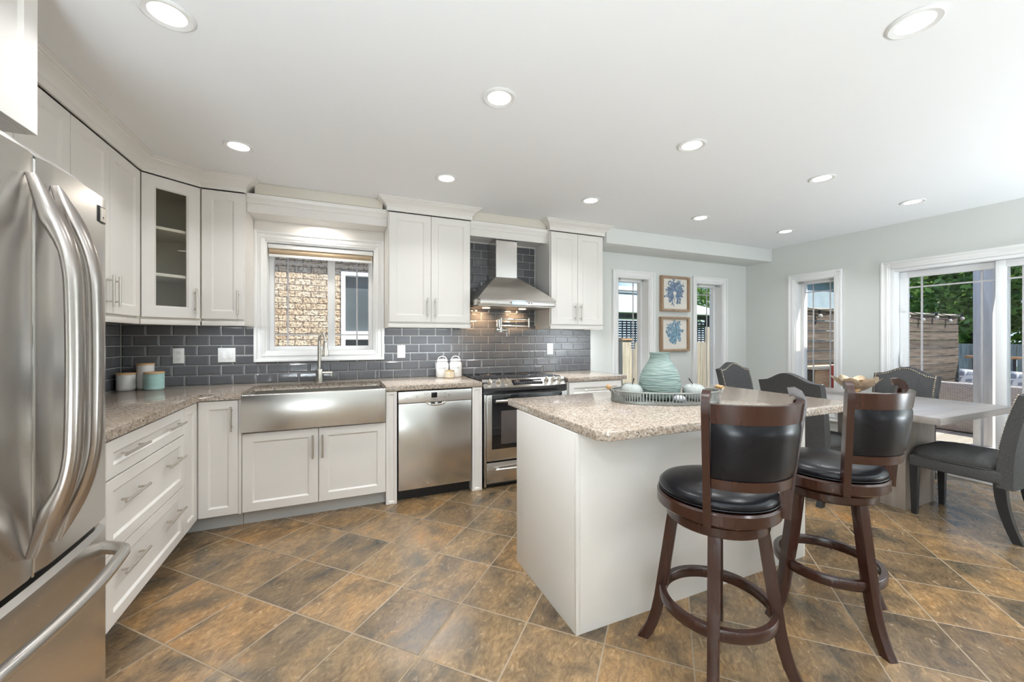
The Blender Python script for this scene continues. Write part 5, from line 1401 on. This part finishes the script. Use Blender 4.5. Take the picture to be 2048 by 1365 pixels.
for (y, lab) in ((2.62, 'grey trellis patterned pillow on the wicker sofa, nearer the fence'), (2.12, 'grey trellis patterned pillow on the wicker sofa, nearer the post')):
    mb = MB(); rings = []
    for k in range(9):
        a = -1 + 2 * k / 8; th = .075 * (1 - abs(a) ** 2.5) + .004; ring = []
        for i in range(20):
            b_ = 2 * PI * i / 20; cb_, sb_ = math.cos(b_), math.sin(b_); e = 4; kk = (abs(cb_) ** e + abs(sb_) ** e) ** (-1 / e)
            ring.append((0, 0, 0))
        rings.append(ring)
    n = 12; v = []; f = []
    for sd in (1, -1):
        for i in range(n + 1):
            for j in range(n + 1):
                u, w = -1 + 2 * i / n, -1 + 2 * j / n; th = .085 * ((1 - u ** 4) * (1 - w ** 4)) ** .5
                px, py, pz = sd * th, u * .23 * (1 - .06 * (1 - w * w)), .23 * w * (1 - .06 * (1 - u * u))
                c, s_ = math.cos(R(28)), math.sin(R(28)); v.append((8.63 + px * c - pz * s_ * -.0 + pz * .25, y + py, .60 + pz * .95 + px * .1))
    k_ = (n + 1) ** 2
    for sd in (0, 1):
        for i in range(n):
            for j in range(n):
                q_ = sd * k_ + i * (n + 1) + j; f.append((q_, q_ + 1, q_ + n + 2, q_ + n + 1))
    mb = MB(); mb._add(v, f); bmesh.ops.remove_doubles(mb.bm, verts=mb.bm.verts[:], dist=.0004)
    tag(mb.build('throw_pillow', M_pat, smooth=60), lab, 'pillow', 'patterned pillows on the wicker sofa')
# pale back fence beyond the deck
bf = MB()
for k in range(76): bf.box(13.2, 13.23, -11 + k * .23, -11 + k * .23 + .215, -.3, 1.15)
tag(bf.build('yard_fence', wood_mat('grey_yard_board', (.20, .195, .19), (.34, .33, .32), 2, .85, 10, vary=.2)), 'pale grey board fence at the back of the yard', 'fence')
# garage beyond the privacy fence
gg = thing('neighbor_garage', 'pale blue-grey house wall with white siding above the privacy fence', 'house', (16.7, 10.5, -.3))
MB().box(15.0, 18.4, 9.2, 11.9, -.30, 3.5).build('siding_wall', mat('blue_grey_siding', (.42, .52, .60), .7, noise=(3, .08)), gg)
MB().box(14.7, 18.7, 8.9, 12.1, 3.501, 3.65).build('roof', mat('dark_shingle', (.10, .10, .11), .9, noise=(20, .3)), gg)
# trees
def leaf_mat(name, c1, c2):
    m = bpy.data.materials.new(name); m.use_nodes = True; q = m.node_tree; b = q.nodes['Principled BSDF']
    oi = N(q, 'ShaderNodeNewGeometry'); r_ = N(q, 'ShaderNodeValToRGB'); q.links.new(oi.outputs['Random Per Island'], r_.inputs[0])
    r_.color_ramp.elements[0].color = (*c1, 1); r_.color_ramp.elements[1].color = (*c2, 1); q.links.new(r_.outputs[0], b.inputs['Base Color'])
    b.inputs['Roughness'].default_value = .5
    tl = N(q, 'ShaderNodeBsdfTranslucent'); q.links.new(r_.outputs[0], tl.inputs[0]); ms = N(q, 'ShaderNodeMixShader'); ms.inputs[0].default_value = .35
    o = q.nodes['Material Output']; q.links.new(b.outputs[0], ms.inputs[1]); q.links.new(tl.outputs[0], ms.inputs[2]); q.links.new(ms.outputs[0], o.inputs[0])
    return m
M_leaf = leaf_mat('deep_green_leaf', (.05, .13, .025), (.26, .42, .09)); M_leaf2 = leaf_mat('light_green_leaf', (.10, .22, .03), (.36, .52, .14)); M_bark = wood_mat('bark', (.05, .04, .03), (.14, .11, .08), 2, .9, 8)
def tree(x, y, r_, zc, hh, n, size, m, label, seed):
    t = thing('tree', label, 'tree', (x, y, -.3), 'trees in the yard'); rnd = random.Random(seed)
    MB().tube([(x, y, -.3), (x + .1, y, zc * .5), (x, y, zc + hh * .3)], [.20, .15, .06], 8).build('trunk', M_bark, t)
    blobs = []
    for k in range(16):
        a = rnd.uniform(0, 2 * PI); q = rnd.uniform(.3, .8) * r_; blobs.append((x + q * math.cos(a), y + q * math.sin(a), zc + rnd.uniform(-.75, .75) * hh, rnd.uniform(.35, .6) * r_))
    v = []; f = []
    for k in range(n):
        bx, by, bz, br = rnd.choice(blobs)
        d = Vector((rnd.gauss(0, 1), rnd.gauss(0, 1), rnd.gauss(0, 1))).normalized() * br * rnd.uniform(.75, 1.05)
        c = Vector((bx, by, bz)) + Vector((d.x, d.y, d.z * .8))
        u = Vector((rnd.gauss(0, 1), rnd.gauss(0, 1), rnd.gauss(0, .6))).normalized(); w = u.cross(Vector((rnd.gauss(0, 1), rnd.gauss(0, 1), rnd.gauss(0, 1)))).normalized()
        s = size * rnd.uniform(.6, 1.3); i = len(v)
        v += [c - u * s, c + w * s * .45, c + u * s, c - w * s * .45]; f.append((i, i + 1, i + 2, i + 3))
    me = bpy.data.meshes.new('crown'); me.from_pydata([p - Vector((x, y, zc)) for p in v], [], f); me.materials.append(m)
    o = bpy.data.objects.new('crown', me); C.objects.link(o); o.parent = t; o.location = (0, 0, zc + .3); ORG[o.name] = Vector((x, y, zc))
tree(17.2, 5.3, 2.2, 2.7, 2.3, 17000, .115, M_leaf, 'dense dark green tree behind the privacy fence, left of the porch post', 1)
tree(17.2, -1.0, 2.2, 2.7, 2.5, 17000, .115, M_leaf, 'dense green tree behind the deck railing, right of the porch post', 2)
tree(23.8, 8.4, 2.3, 3.4, 3.2, 10000, .15, M_leaf, 'taller green tree in the back row behind the privacy fence', 3)
tree(23.8, 1.9, 2.3, 3.4, 3.4, 13000, .15, M_leaf, 'taller green tree in the back row behind the porch post', 5)
tree(23.8, -4.6, 2.3, 3.4, 3.2, 10000, .15, M_leaf, 'taller green tree in the back row at the right edge of the patio door', 6)
tree(16.6, 15.4, 2.0, 3.0, 1.6, 6000, .10, M_leaf2, 'light green tree behind the gazebo', 4)
